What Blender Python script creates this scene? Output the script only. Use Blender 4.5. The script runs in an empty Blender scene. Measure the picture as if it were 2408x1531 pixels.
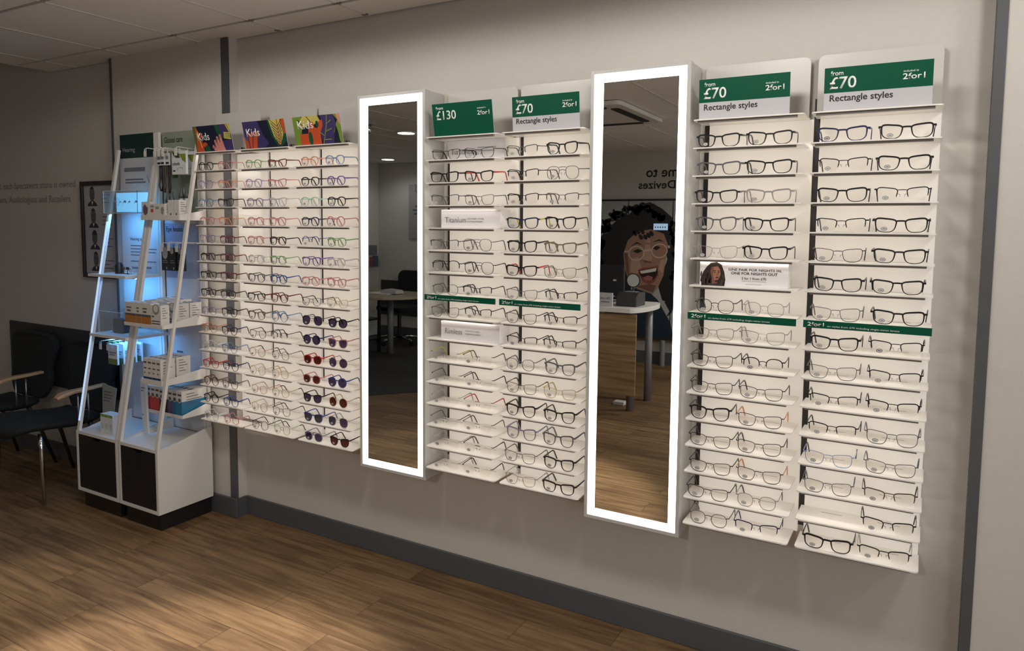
import bpy, math, random
from mathutils import Vector, Matrix
random.seed(7)
SC = bpy.context.scene
COL = SC.collection
R = math.radians

# ------------------------------------------------------------------ camera
cam_d = bpy.data.cameras.new('camera')
cam = bpy.data.objects.new('camera', cam_d); COL.objects.link(cam)
F_PX, YAW, PITCH, ROLL = 1694.58, -0.5198, -0.0797, 0.0087
cam_d.sensor_fit = 'HORIZONTAL'; cam_d.sensor_width = 36.0
cam_d.lens = F_PX / 2408 * 36.0
cam_d.shift_x = -6.38 / 2408
cam_d.shift_y = -100.36 / 2408
cam_d.clip_start = 0.02; cam_d.clip_end = 60
cy_, sy_, cp_, sp_ = math.cos(YAW), math.sin(YAW), math.cos(PITCH), math.sin(PITCH)
fw = Vector((sy_*cp_, cy_*cp_, sp_)); rt = Vector((cy_, -sy_, 0)); up = rt.cross(fw)
c_, s_ = math.cos(ROLL), math.sin(ROLL)
r2 = c_*rt + s_*up; u2 = -s_*rt + c_*up
cam.matrix_world = Matrix(((r2.x, u2.x, -fw.x, 0), (r2.y, u2.y, -fw.y, -2.4693), (r2.z, u2.z, -fw.z, 1.5), (0, 0, 0, 1)))
SC.camera = cam

# ------------------------------------------------------------------ colour management, world, lights
SC.view_settings.view_transform = 'Standard'
SC.view_settings.look = 'None'
SC.view_settings.exposure = 0.0
SC.view_settings.gamma = 1.0
SC.view_settings.use_curve_mapping = False
SC.cycles.max_bounces = 8
SC.cycles.diffuse_bounces = 4
SC.cycles.glossy_bounces = 4
SC.cycles.transmission_bounces = 4
SC.cycles.transparent_max_bounces = 40
SC.cycles.caustics_reflective = False
SC.cycles.caustics_refractive = False
SC.cycles.sample_clamp_indirect = 4.0

world = bpy.data.worlds.new('room_world'); SC.world = world
world.use_nodes = True
world.node_tree.nodes['Background'].inputs[0].default_value = (0.6, 0.65, 0.75, 1)
world.node_tree.nodes['Background'].inputs[1].default_value = 0.05

WARM = (1.0, 0.955, 0.89); NEUT = (0.96, 0.97, 1.0); BLUE = (0.11, 0.44, 1.0)
def spot(loc, aim, power, size, blend, color, r=0.06):
    l = bpy.data.lights.new('downlight_lamp', 'SPOT'); l.energy = power; l.color = color
    l.spot_size = R(size); l.spot_blend = blend; l.shadow_soft_size = r
    o = bpy.data.objects.new('downlight_lamp', l); COL.objects.link(o); o.location = loc
    o.rotation_euler = (Vector(aim) - Vector(loc)).to_track_quat('-Z', 'Y').to_euler()
    return o
def area(loc, aim, power, sx, sy, color, name='led_lamp'):
    l = bpy.data.lights.new(name, 'AREA'); l.energy = power; l.color = color
    l.shape = 'RECTANGLE'; l.size = sx; l.size_y = sy
    o = bpy.data.objects.new(name, l); COL.objects.link(o); o.location = loc
    o.rotation_euler = (Vector(aim) - Vector(loc)).to_track_quat('-Z', 'Y').to_euler()
    return o
# ceiling downlights of the room (the two far ones are seen in the left mirror, their fittings are built below)
spot((-4.31, -3.22, 2.37), (-4.31, -3.22, 0), 17, 160, 0.6, NEUT, .1)
spot((-6.12, -5.13, 2.37), (-6.12, -5.13, 0), 10, 160, 0.6, NEUT, .1)
for _x, _p in ((-2.75, 17), (-1.65, 26), (-0.55, 33), (0.65, 36), (1.6, 30)):      # row of lamps washing the display wall
    spot((_x, -1.05, 2.37), (_x, -1.05, 0), _p, 176, 0.1, WARM, .14)
spot((-1.95, -1.28, 2.37), (-1.95, -1.28, 0), 330, 41, 0.4, WARM, .05)
spot((-2.85, -1.32, 2.37), (-2.85, -1.32, 0), 75, 41, 0.5, WARM, .05)
spot((-0.6, -4.3, 2.37), (-0.6, -4.3, 0), 170, 165, 0.5, WARM, .2)  # unseen lamp, strengthened to brighten the far side of the shop
# added fill light behind an unseen window opening, brightens ceiling and far wall
area((2.66, -3.0, 1.45), (0, -3.0, 1.45), 36, 3.5, 1.7, (.90, .95, 1.0), 'window_fill_light')
# led profiles under the front edge of every shelf, shining down and back on the shelf below
for _x in (-2.996, -2.659, -2.301, -1.573, -1.223, -.505, -.149):
    for _i in range(15):
        _z = (1.842 if _i == 0 else 1.753 - .0885*(_i-1)) - .0055
        area((_x, -.1335, _z), (_x, -.100, _z-.07), .115, 0.29, 0.006, (1.0, .91, .80))
# blue leds of the hearing bay
area((-3.67, -0.19, 1.538), (-3.67, -0.10, 1.2), .9, 0.27, 0.02, BLUE)
area((-3.70, -0.20, 1.205), (-3.70, -0.11, 0.9), 2.6, 0.27, 0.02, BLUE)
area((-3.65, -0.22, 0.895), (-3.65, -0.14, 0.6), 1.3, 0.27, 0.02, BLUE)

# ------------------------------------------------------------------ materials
MATS = {}
def pmat(name, color, rough=0.5, metal=0.0, noise=0.0, nscale=40.0, bump=0.0, spec=0.5, emit=None, estr=0.0, trans=0.0):
    if name in MATS: return MATS[name]
    m = bpy.data.materials.new(name); MATS[name] = m; m.use_nodes = True
    nt = m.node_tree; b = nt.nodes['Principled BSDF']
    b.inputs['Base Color'].default_value = (*color, 1)
    b.inputs['Roughness'].default_value = rough
    b.inputs['Metallic'].default_value = metal
    b.inputs['Specular IOR Level'].default_value = spec
    if emit:
        b.inputs['Emission Color'].default_value = (*emit, 1); b.inputs['Emission Strength'].default_value = estr
    if noise or bump:
        tc = nt.nodes.new('ShaderNodeTexCoord'); n = nt.nodes.new('ShaderNodeTexNoise')
        n.inputs['Scale'].default_value = nscale; n.inputs['Detail'].default_value = 6
        nt.links.new(tc.outputs['Object'], n.inputs['Vector'])
        if noise:
            mr = nt.nodes.new('ShaderNodeMapRange')
            mr.inputs['To Min'].default_value = 1 - noise; mr.inputs['To Max'].default_value = 1 + noise
            nt.links.new(n.outputs['Fac'], mr.inputs['Value'])
            mx = nt.nodes.new('ShaderNodeVectorMath'); mx.operation = 'SCALE'
            mx.inputs[0].default_value = color
            nt.links.new(mr.outputs['Result'], mx.inputs['Scale'])
            nt.links.new(mx.outputs['Vector'], b.inputs['Base Color'])
        if bump:
            bp = nt.nodes.new('ShaderNodeBump'); bp.inputs['Strength'].default_value = bump; bp.inputs['Distance'].default_value = 0.004
            nt.links.new(n.outputs['Fac'], bp.inputs['Height']); nt.links.new(bp.outputs['Normal'], b.inputs['Normal'])
    return m
def glassy(name, tint, gloss=0.06, grough=0.02):
    """thin clear sheet: lets light through with a tint, with a faint surface gloss"""
    if name in MATS: return MATS[name]
    m = bpy.data.materials.new(name); MATS[name] = m; m.use_nodes = True
    nt = m.node_tree; nt.nodes.clear()
    out = nt.nodes.new('ShaderNodeOutputMaterial'); mix = nt.nodes.new('ShaderNodeMixShader')
    t = nt.nodes.new('ShaderNodeBsdfTransparent'); t.inputs[0].default_value = (*tint, 1)
    g = nt.nodes.new('ShaderNodeBsdfGlossy'); g.inputs['Roughness'].default_value = grough; g.inputs[0].default_value = (1, 1, 1, 1)
    lw = nt.nodes.new('ShaderNodeLayerWeight'); lw.inputs[0].default_value = 0.15
    mr = nt.nodes.new('ShaderNodeMapRange'); mr.inputs['To Min'].default_value = gloss * 0.5; mr.inputs['To Max'].default_value = gloss * 4
    nt.links.new(lw.outputs['Fresnel'], mr.inputs['Value'])
    nt.links.new(mr.outputs['Result'], mix.inputs[0]); nt.links.new(t.outputs[0], mix.inputs[1]); nt.links.new(g.outputs[0], mix.inputs[2])
    nt.links.new(mix.outputs[0], out.inputs[0])
    return m
def crystal(name, color, rough=.2, metal=0.0):
    """see-through tinted acetate"""
    m = pmat(name, color, rough); nt = m.node_tree; out = nt.nodes['Material Output']; b = nt.nodes['Principled BSDF']
    mix = nt.nodes.new('ShaderNodeMixShader'); t = nt.nodes.new('ShaderNodeBsdfTransparent')
    t.inputs[0].default_value = (*[c**.45 for c in color], 1); mix.inputs[0].default_value = .42
    nt.links.new(t.outputs[0], mix.inputs[1]); nt.links.new(b.outputs[0], mix.inputs[2]); nt.links.new(mix.outputs[0], out.inputs[0])
    return m
def emat(name, color, strength, base=(0.8, 0.8, 0.8)):
    return pmat(name, base, 0.5, emit=color, estr=strength)

def floor_mat():
    m = bpy.data.materials.new('wood_plank_floor'); m.use_nodes = True
    nt = m.node_tree; b = nt.nodes['Principled BSDF']; L = nt.links
    tc = nt.nodes.new('ShaderNodeTexCoord')
    br = nt.nodes.new('ShaderNodeTexBrick'); br.offset = 0.37
    br.inputs['Scale'].default_value = 1.0; br.inputs['Brick Width'].default_value = 0.92; br.inputs['Row Height'].default_value = 0.152
    br.inputs['Mortar Size'].default_value = 0.0012; br.inputs['Mortar Smooth'].default_value = 0.3
    br.inputs['Color1'].default_value = (0, 0, 0, 1); br.inputs['Color2'].default_value = (1, 1, 1, 1); br.inputs['Mortar'].default_value = (0.5, 0.5, 0.5, 1)
    L.new(tc.outputs['Object'], br.inputs['Vector'])
    mp = nt.nodes.new('ShaderNodeMapping'); mp.inputs['Scale'].default_value = (2.6, 34, 1)
    L.new(tc.outputs['Object'], mp.inputs['Vector'])
    addv = nt.nodes.new('ShaderNodeVectorMath'); addv.operation = 'MULTIPLY_ADD'
    L.new(br.outputs['Color'], addv.inputs[0]); addv.inputs[1].default_value = (9, 5, 3); L.new(mp.outputs['Vector'], addv.inputs[2])
    n1 = nt.nodes.new('ShaderNodeTexNoise'); n1.inputs['Scale'].default_value = 1.0; n1.inputs['Detail'].default_value = 7; n1.inputs['Roughness'].default_value = 0.65; n1.inputs['Distortion'].default_value = 0.6
    L.new(addv.outputs['Vector'], n1.inputs['Vector'])
    n2 = nt.nodes.new('ShaderNodeTexNoise'); n2.inputs['Scale'].default_value = 2.3; n2.inputs['Detail'].default_value = 4
    L.new(tc.outputs['Object'], n2.inputs['Vector'])
    ad = nt.nodes.new('ShaderNodeMath'); ad.operation = 'MULTIPLY_ADD'; L.new(br.outputs['Color'], ad.inputs[0]); ad.inputs[1].default_value = 0.13; L.new(n1.outputs['Fac'], ad.inputs[2])
    ad2 = nt.nodes.new('ShaderNodeMath'); ad2.operation = 'MULTIPLY_ADD'; L.new(n2.outputs['Fac'], ad2.inputs[0]); ad2.inputs[1].default_value = 0.25; L.new(ad.outputs[0], ad2.inputs[2])
    cr = nt.nodes.new('ShaderNodeValToRGB')
    e = cr.color_ramp.elements; e[0].position = 0.38; e[0].color = (0.056, 0.030, 0.014, 1); e[1].position = 0.92; e[1].color = (0.28, 0.172, 0.085, 1)
    k = e.new(0.62); k.color = (0.140, 0.081, 0.038, 1)
    L.new(ad2.outputs[0], cr.inputs['Fac'])
    mx = nt.nodes.new('ShaderNodeMix'); mx.data_type = 'RGBA'; mx.blend_type = 'MIX'
    L.new(br.outputs['Fac'], mx.inputs[0]); L.new(cr.outputs['Color'], mx.inputs[6]); mx.inputs[7].default_value = (0.05, 0.028, 0.014, 1)
    L.new(mx.outputs[2], b.inputs['Base Color'])
    b.inputs['Roughness'].default_value = 0.5; b.inputs['Specular IOR Level'].default_value = 0.3
    bp = nt.nodes.new('ShaderNodeBump'); bp.inputs['Strength'].default_value = 0.12; bp.inputs['Distance'].default_value = 0.002
    L.new(n1.outputs['Fac'], bp.inputs['Height']); L.new(bp.outputs['Normal'], b.inputs['Normal'])
    return m

M_WALL = pmat('painted_wall', (0.56, 0.53, 0.49), 0.75, noise=0.04, nscale=55, bump=0.10)
M_CEIL = pmat('ceiling_tile', (0.84, 0.81, 0.77), 0.85, noise=0.04, nscale=90, bump=0.15)
M_CEILG = pmat('ceiling_shadow_gap', (0.22, 0.20, 0.18), 0.8)
M_CEILT = pmat('ceiling_grid_bar', (0.72, 0.69, 0.65), 0.5)
M_TRIM = pmat('grey_trim_plastic', (0.080, 0.083, 0.090), 0.5, noise=0.05)
M_WHITE = pmat('white_lacquer', (0.78, 0.76, 0.73), 0.35)
M_WHITE2 = pmat('white_steel', (0.52, 0.51, 0.49), 0.3)
M_SHELF = pmat('white_shelf_acrylic', (0.86, 0.83, 0.78), 0.3)
M_BAR = pmat('grey_shelf_bar', (0.27, 0.25, 0.225), 0.45)
M_DARK = pmat('dark_gap', (0.02, 0.018, 0.017), 0.6)
M_GREEN = pmat('sign_green', (0.002, 0.080, 0.042), 0.55, spec=.15)
M_GREEN2 = pmat('sign_dark_green', (0.004, 0.028, 0.024), 0.45)
M_CARD = pmat('white_card', (0.52, 0.51, 0.54), 0.5)
M_CARD_LIT = pmat('lit_white_card', (0.78, 0.75, 0.76), 0.5)  # lighter copy of the white card, shelf led light painted into its colour
M_PAPER = pmat('white_paper', (0.80, 0.79, 0.78), 0.6)
M_INKW = pmat('white_ink', (0.85, 0.85, 0.82), 0.5)
M_INK = pmat('black_ink', (0.015, 0.015, 0.018), 0.5)
M_INKG = pmat('grey_ink', (0.22, 0.22, 0.24), 0.5)
M_CHROME = pmat('chrome', (0.75, 0.76, 0.78), 0.12, 1.0)
M_BLACK = pmat('black_laminate', (0.012, 0.011, 0.012), 0.4)
M_FABRIC = pmat('dark_fabric', (0.009, 0.011, 0.0115), 0.9, noise=0.2, nscale=200, bump=0.2)
M_WOODARM = pmat('pale_wood', (0.42, 0.27, 0.15), 0.4, noise=0.15, nscale=30)
M_ACRYL = glassy('clear_acrylic', (0.93, 0.96, 0.97), 0.08)
M_LENS = glassy('clear_lens', (0.985, 0.982, 0.975), 0.05)
M_SUNK = glassy('violet_sun_lens', (.27, .23, .33), 0.05)
M_SUNB = glassy('brown_sun_lens', (.30, .16, .14), 0.05)
M_SUNG = glassy('grey_sun_lens', (.28, .26, .27), 0.05)
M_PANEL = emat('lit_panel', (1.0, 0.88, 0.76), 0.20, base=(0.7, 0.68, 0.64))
M_LED = emat('mirror_light_strip', (0.97, 0.98, 1.0), 5.0)
def mirror_mat():
    m = pmat('mirror_silver', (0.80, 0.82, 0.80), 0.0, 1.0); return m
M_MIRROR = mirror_mat()

# ------------------------------------------------------------------ mesh builder
class MB:
    def __init__(s): s.v = []; s.f = []; s.m = []
    def add(s, vs, fs, m=0):
        o = len(s.v); s.v += [tuple(v) for v in vs]
        for f in fs: s.f.append([o + i for i in f]); s.m.append(m)
        return s
    def box(s, x0, x1, y0, y1, z0, z1, m=0, M=None):
        vs = [Vector(p) for p in ((x0,y0,z0),(x1,y0,z0),(x1,y1,z0),(x0,y1,z0),(x0,y0,z1),(x1,y0,z1),(x1,y1,z1),(x0,y1,z1))]
        if M: vs = [M @ v for v in vs]
        return s.add(vs, [(3,2,1,0),(4,5,6,7),(0,1,5,4),(1,2,6,5),(2,3,7,6),(3,0,4,7)], m)
    def prism(s, poly, fn, d0, d1, m=0):
        """poly of (a,b); fn(a,b,d)->point"""
        n = len(poly)
        vs = [fn(a, b, d0) for a, b in poly] + [fn(a, b, d1) for a, b in poly]
        fs = [list(range(n-1, -1, -1)), list(range(n, 2*n))] + [(i, (i+1) % n, n + (i+1) % n, n + i) for i in range(n)]
        return s.add(vs, fs, m)
    def sweep(s, pts, prof, m=0, closed=False, upv=None, scales=None):
        """prof: (side, up) offsets around each path point"""
        pts = [Vector(p) for p in pts]; n = len(pts); k = len(prof); vs = []
        for i, p in enumerate(pts):
            if closed: t = pts[(i+1) % n] - pts[i-1]
            else: t = pts[min(i+1, n-1)] - pts[max(i-1, 0)]
            t.normalize()
            u = Vector(upv) if upv is not None else (Vector((0,0,1)) if abs(t.z) < 0.95 else Vector((0,1,0)))
            sd = t.cross(u)
            if sd.length < 1e-6: sd = Vector((1,0,0))
            sd.normalize(); uu = sd.cross(t)
            sc = scales[i] if scales else 1.0
            for a, b in prof: vs.append(p + sd*a*sc + uu*b*sc)
        fs = []
        for i in range(n if closed else n-1):
            j = (i+1) % n
            for q in range(k):
                r_ = (q+1) % k
                fs.append((i*k+q, i*k+r_, j*k+r_, j*k+q))
        if not closed:
            fs.append(list(range(k-1, -1, -1))); fs.append([(n-1)*k + q for q in range(k)])
        return s.add(vs, fs, m)
    def tube(s, pts, r, m=0, n=8, closed=False, scales=None):
        return s.sweep(pts, [(r*math.cos(2*math.pi*i/n), r*math.sin(2*math.pi*i/n)) for i in range(n)], m, closed, None, scales)
    def lathe(s, prof, c, n=20, m=0):
        """prof (r,z) from bottom to top, closed with caps"""
        vs = []
        for r, zz in prof:
            for i in range(n): a = 2*math.pi*i/n; vs.append((c[0]+r*math.cos(a), c[1]+r*math.sin(a), c[2]+zz))
        fs = []
        for j in range(len(prof)-1):
            for i in range(n): k = (i+1) % n; fs.append((j*n+i, j*n+k, (j+1)*n+k, (j+1)*n+i))
        fs.append(list(range(n-1, -1, -1))); fs.append([(len(prof)-1)*n+i for i in range(n)])
        return s.add(vs, fs, m)
    def mesh(s, name, smooth=False):
        me = bpy.data.meshes.new(name); me.from_pydata(s.v, [], s.f)
        me.polygons.foreach_set('material_index', s.m)
        if smooth: me.polygons.foreach_set('use_smooth', [True]*len(s.f))
        me.update(); return me
    def build(s, name, mats, parent=None, smooth=False, bevel=0, loc=None):
        me = s.mesh(name, smooth)
        for m in (mats if isinstance(mats, (list, tuple)) else [mats]): me.materials.append(m)
        o = bpy.data.objects.new(name, me); COL.objects.link(o)
        if parent: o.parent = parent
        if loc: o.location = loc
        if bevel:
            b = o.modifiers.new('bevel', 'BEVEL'); b.width = bevel; b.segments = 2; b.limit_method = 'ANGLE'; b.angle_limit = R(40)
        return o
def tag(o, label, cat, group=None, kind=None):
    o['label'] = label; o['category'] = cat
    if group: o['group'] = group
    if kind: o['kind'] = kind
    return o
def thing(name, label, cat, loc=(0,0,0), rz=0, group=None):
    o = bpy.data.objects.new(name, None); o.empty_display_size = 0.05; COL.objects.link(o)
    o.location = loc; o.rotation_euler = (0, 0, rz)
    return tag(o, label, cat, group)
def struct(o): o['kind'] = 'structure'; return o
def off(o, loc):
    """mesh drawn in world coordinates, parent standing at loc"""
    o.location = -Vector(loc); return o

def rounded(x0, x1, z0, z1, r, corners='all', n=5):
    pts = []
    for (cx, cz, a0, key) in ((x1-r, z0+r, -90, 'br'), (x1-r, z1-r, 0, 'tr'), (x0+r, z1-r, 90, 'tl'), (x0+r, z0+r, 180, 'bl')):
        if corners == 'all' or key in corners:
            for i in range(n+1): a = R(a0 + 90*i/n); pts.append((cx + r*math.cos(a), cz + r*math.sin(a)))
        else:
            a = R(a0 + 45); pts.append((cx + r*math.copysign(1, math.cos(a)), cz + r*math.copysign(1, math.sin(a))))
    return pts

class Plane:
    """a flat printed face: origin at its lower left, ex to the right, ez up, n towards the viewer"""
    def __init__(s, o, ex, ez):
        s.o = Vector(o); s.ex = Vector(ex).normalized(); s.ez = Vector(ez).normalized(); s.n = s.ex.cross(s.ez)
    def fn(s, a, b, d): return s.o + s.ex*a + s.ez*b + s.n*d
    def decal(s, mb, poly, m, layer=1):
        return mb.prism(poly, s.fn, 0.0002*layer, 0.0002*layer + 0.00035, m)
    def rect(s, mb, a0, a1, b0, b1, m, layer=1):
        return s.decal(mb, [(a0,b0),(a1,b0),(a1,b1),(a0,b1)], m, layer)
    def lines(s, mb, a0, b0, widths, h, step, m, layer=1):
        for i, w in enumerate(widths): s.rect(mb, a0, a0+w, b0-i*step-h, b0-i*step, m, layer)
def WP(x0, y, z0): return Plane((x0, y, z0), (1,0,0), (0,0,1))

def text(txt, plane, a, b, w, h, mat, parent, bold=0.0, name='lettering', lift=0.0008, fit=True):
    """lettering with its lower left at (a,b), w wide and h high over its inked box"""
    cu = bpy.data.curves.new(name, 'FONT'); cu.body = txt; cu.size = 1.0; cu.offset = bold; cu.extrude = 0.0; cu.resolution_u = 3
    to = bpy.data.objects.new(name, cu); COL.objects.link(to)
    dg = bpy.context.evaluated_depsgraph_get()
    me = bpy.data.meshes.new_from_object(to.evaluated_get(dg))
    COL.objects.unlink(to); bpy.data.objects.remove(to); bpy.data.curves.remove(cu)
    xs = [v.co.x for v in me.vertices]; ys = [v.co.y for v in me.vertices]
    x0, x1, y0, y1 = min(xs), max(xs), min(ys), max(ys)
    sx = w/(x1-x0) if w else None; sy = h/(y1-y0) if h else None
    if sx is None: sx = sy
    if sy is None: sy = sx
    for v in me.vertices:
        v.co = plane.fn(a + (v.co.x-x0)*sx, b + (v.co.y-y0)*sy, lift)
    me.name = name; me.materials.clear(); me.materials.append(mat); me.update()
    o = bpy.data.objects.new(name, me); COL.objects.link(o)
    sol = o.modifiers.new('ink', 'SOLIDIFY'); sol.thickness = 0.0002; sol.offset = 1
    if parent is not None:
        o.parent = parent; o.location = -parent.location
        if parent.rotation_euler.z:
            o.matrix_parent_inverse = Matrix.Identity(4)
    return o

def child(mb, name, mats, t, smooth=False, bevel=0):
    o = mb.build(name, mats, t, smooth, bevel); o.location = -t.location; return o
def sub(mb, name, mats, p, smooth=False, bevel=0):
    """sub-part: its parent already cancels the thing's offset"""
    return mb.build(name, mats, p, smooth, bevel)

# ------------------------------------------------------------------ the room
XL, XR, YF, ZC = -6.72, 2.6, -5.65, 2.40
struct(MB().box(XL-.1, XR+.1, YF-.1, 0.12, -0.06, 0).build('floor', floor_mat()))
carpet = MB(); carpet.prism([(XL, -2.35), (-4.50, -2.35), (-3.95, -3.05), (-3.45, -3.9), (-3.45, YF), (XL, YF)], lambda a, b, d: (a, b, d), 0.0005, 0.005)
o = carpet.build('floor_carpet', pmat('dark_carpet', (0.035, 0.035, 0.037), 0.95, noise=0.25, nscale=300, bump=0.3)); struct(o)
struct(MB().box(XL-.1, XR+.1, 0, 0.12, 0, 3.0).build('wall_back', M_WALL))
struct(MB().box(XL-.1, XL, YF-.1, 0, 0, 3.0).build('wall_left', M_WALL))
wr = MB(); wy0, wy1, wz0, wz1 = -4.8, -1.2, .55, 2.35
for a in ((YF-.1, wy0, 0, 3.0), (wy1, 0, 0, 3.0), (wy0, wy1, 0, wz0), (wy0, wy1, wz1, 3.0)): wr.box(XR, XR+.1, a[0], a[1], a[2], a[3])
struct(wr.build('wall_right', M_WALL))
wf = MB()
for a in ((wy0, wy0+.05, wz0, wz1), (wy1-.05, wy1, wz0, wz1), (wy0+.05, wy1-.05, wz0, wz0+.05), (wy0+.05, wy1-.05, wz1-.05, wz1), (-3.03, -2.97, wz0+.05, wz1-.05)): wf.box(XR+.02, XR+.06, a[0], a[1], a[2], a[3])
struct(wf.build('added_window_1', M_TRIM))  # unseen window added as an opening for the fill light
struct(MB().box(XL-.1, XR+.1, YF-.1, YF, 0, 3.0).build('wall_front', M_WALL))
struct(MB().box(-3.965, -3.0, -0.06, 0, 0, 2.44).build('wall_pillar_left', M_WALL))
struct(MB().box(0.137, 1.6, -0.06, 0, 0, 2.44).build('wall_pillar_right', M_WALL))
# corner strips
def strip(name, x0, x1, side):
    mb = MB(); mb.box(x0, x1, -0.0635, -0.06, 0.0, ZC-.002)
    xs = x1 if side > 0 else x0
    if side > 0: mb.box(xs, xs+.003, -0.0635, -0.054, 0.0, ZC-.002)
    else: mb.box(xs-.003, xs, -0.0635, -0.004, 0.0, ZC-.002)
    struct(mb.build(name, M_TRIM))
strip('trim_1', -3.045, -3.0, 1); strip('trim_2', -3.968, -3.952, -1); strip('trim_3', 0.137, 0.161, -1)
# skirting
SK = 0.097
def skirt(name, x0, x1, y): struct(MB().box(x0, x1, y-.012, y, 0, SK).build(name, M_TRIM, bevel=.003))
skirt('baseboard_back', -2.997, 0.134, 0); skirt('baseboard_back_left', XL, -3.968, 0)
skirt('baseboard_pillar_left', -3.968, -2.988, -.0637); skirt('baseboard_pillar_right', 0.13, 1.6, -.0637)
struct(MB().box(-3.0, -2.988, -.0637, -.012, 0, SK).build('baseboard_pillar_side', M_TRIM))
skirt_f = MB().box(XL, XR, YF, YF+.012, 0, .14).build('baseboard_front', M_TRIM); struct(skirt_f)
# ceiling: tiles hung in a grid, with shadow gaps running along the room and bars across it
XG = [2.6, 2.08, 1.55, 1.02, .49, -.04, -.57, -1.10, -1.62, -2.145, -2.67, -3.21, -3.80, -4.38, -4.66]
XG2 = XG + [-5.25, -5.85, -6.45, XL]
YG = [0.0, -0.2, -0.8, -1.4, -2.0, -2.6, -3.2, -3.8, -4.4, -5.0, YF]
ce = MB()
def tiles(xg, ya, yb):
    for i in range(len(xg)-1):
        ce.box(xg[i+1]+.008, xg[i]-.008, yb+.011, ya-.011, ZC, ZC+.02, 0)
for j in range(len(YG)-1):
    g = XG if YG[j] > -1.5 else XG2
    tiles(g, YG[j], YG[j+1])
    for x in g[1:-1]: ce.box(x-.009, x+.009, YG[j+1]+.012, YG[j]-.012, ZC-.003, ZC+.005, 2)
ce.box(-4.66, XR, -2.0, 0, ZC+.021, ZC+.06, 1); ce.box(XL, XR, YF, -2.0, ZC+.021, ZC+.06, 1)
for x0_, y0_ in ((-2.148, -.206), (-2.67, -.205), (-3.21, -.206), (-2.68, -.03), (-2.147, -.03), (-3.80, -.03)):
    ce.box(x0_-.014, x0_+.014, y0_-.011, y0_+.004, ZC-.004, ZC+.004, 1)
struct(ce.build('ceiling', [M_CEIL, M_CEILG, M_CEILT]))
struct(MB().box(XL, -4.66, -2.0, 0, 2.80, 2.86).box(-4.665, -4.655, -2.0, 0, ZC+.002, 2.8).box(XL, -4.66, -2.01, -2.0, ZC+.06, 2.8).build('ceiling_recess', M_CEIL))
# dark wainscot board behind the chairs
wb = MB().box(-5.27, -4.02, -.014, -.0005, .46, .842).build('wall_protection_board', pmat('charcoal_board', (0.030, 0.032, 0.034), 0.6, noise=.1), bevel=.002)
tag(wb, 'low charcoal wall protection board behind the two waiting chairs', 'wall panel')
# lettering on the wall at far left
t = thing('wall_lettering', 'two lines of dark vinyl lettering on grey wall left of the framed photos', 'lettering', (-4.9, 0, 1.65))
pl = WP(-5.42, -.0005, 1.60)
text('that each Specsavers store is owned', pl, 0.0, .092, .965, .056, M_INKG, t)
text('Opticians, Audiologists and Retailers', pl, -.10, .004, 1.005, .056, M_INKG, t)
# framed staff photographs
t = thing('picture_frame', 'black framed sheet with four head portraits in a column on grey wall', 'picture', (-4.19, 0, 1.17))
x0, x1, z0, z1 = -4.378, -3.985, 1.17, 1.735
fr = MB()
for a in ((x0,x0+.024,z0,z1),(x1-.024,x1,z0,z1),(x0+.024,x1-.024,z0,z0+.024),(x0+.024,x1-.024,z1-.024,z1)): fr.box(a[0],a[1],-.022,-.001,a[2],a[3])
child(fr, 'frame', M_BLACK, t, bevel=.002)
child(MB().box(x0+.02, x1-.02, -.010, -.002, z0+.02, z1-.02), 'mount', pmat('pale_mount', (0.42, 0.41, 0.43), .5), t)
pl = WP(x0+.03, -.0102, z0+.03)
def portrait(cx, cz, s, hairtop):
    mb = MB()
    el = lambda x, z, rx, rz, n=18: [(x+rx*math.cos(2*math.pi*i/n), z+rz*math.sin(2*math.pi*i/n)) for i in range(n)]
    pl.decal(mb, [(cx-.052*s, cz-.068*s), (cx+.052*s, cz-.068*s), (cx+.044*s, cz-.052*s), (cx+.018*s, cz-.036*s), (cx-.018*s, cz-.036*s), (cx-.044*s, cz-.052*s)], 0, 1)
    pl.decal(mb, [(cx-.008*s, cz-.04*s), (cx, cz-.062*s), (cx+.008*s, cz-.04*s)], 2, 2)
    pl.decal(mb, el(cx, cz+.004*s, .027*s, .044*s), 1, 3)
    pl.decal(mb, [p for p in el(cx, cz+.006*s, .030*s, .047*s) if p[1] > cz + hairtop*s], 0, 4)
    pl.rect(mb, cx-.016*s, cx-.006*s, cz+.006*s, cz+.010*s, 0, 5); pl.rect(mb, cx+.006*s, cx+.016*s, cz+.006*s, cz+.010*s, 0, 5)
    pl.rect(mb, cx-.009*s, cx+.009*s, cz-.021*s, cz-.018*s, 0, 5)
    return mb
for i, ht in enumerate((.026, .034, .022, .030)):
    child(portrait(.078+.006*i, .455-.127*i, .95, ht), 'portrait', [pmat('portrait_dark', (.03,.03,.032), .6), pmat('portrait_grey', (.10,.098,.10), .6), M_PAPER], t)
cap = MB()
for i in range(4): pl.lines(cap, .175, .458-.127*i, [.10, .06, .09], .006, .022, 0)
child(cap, 'caption_lines', pmat('caption_ink', (.16,.155,.16), .6), t)

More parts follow.
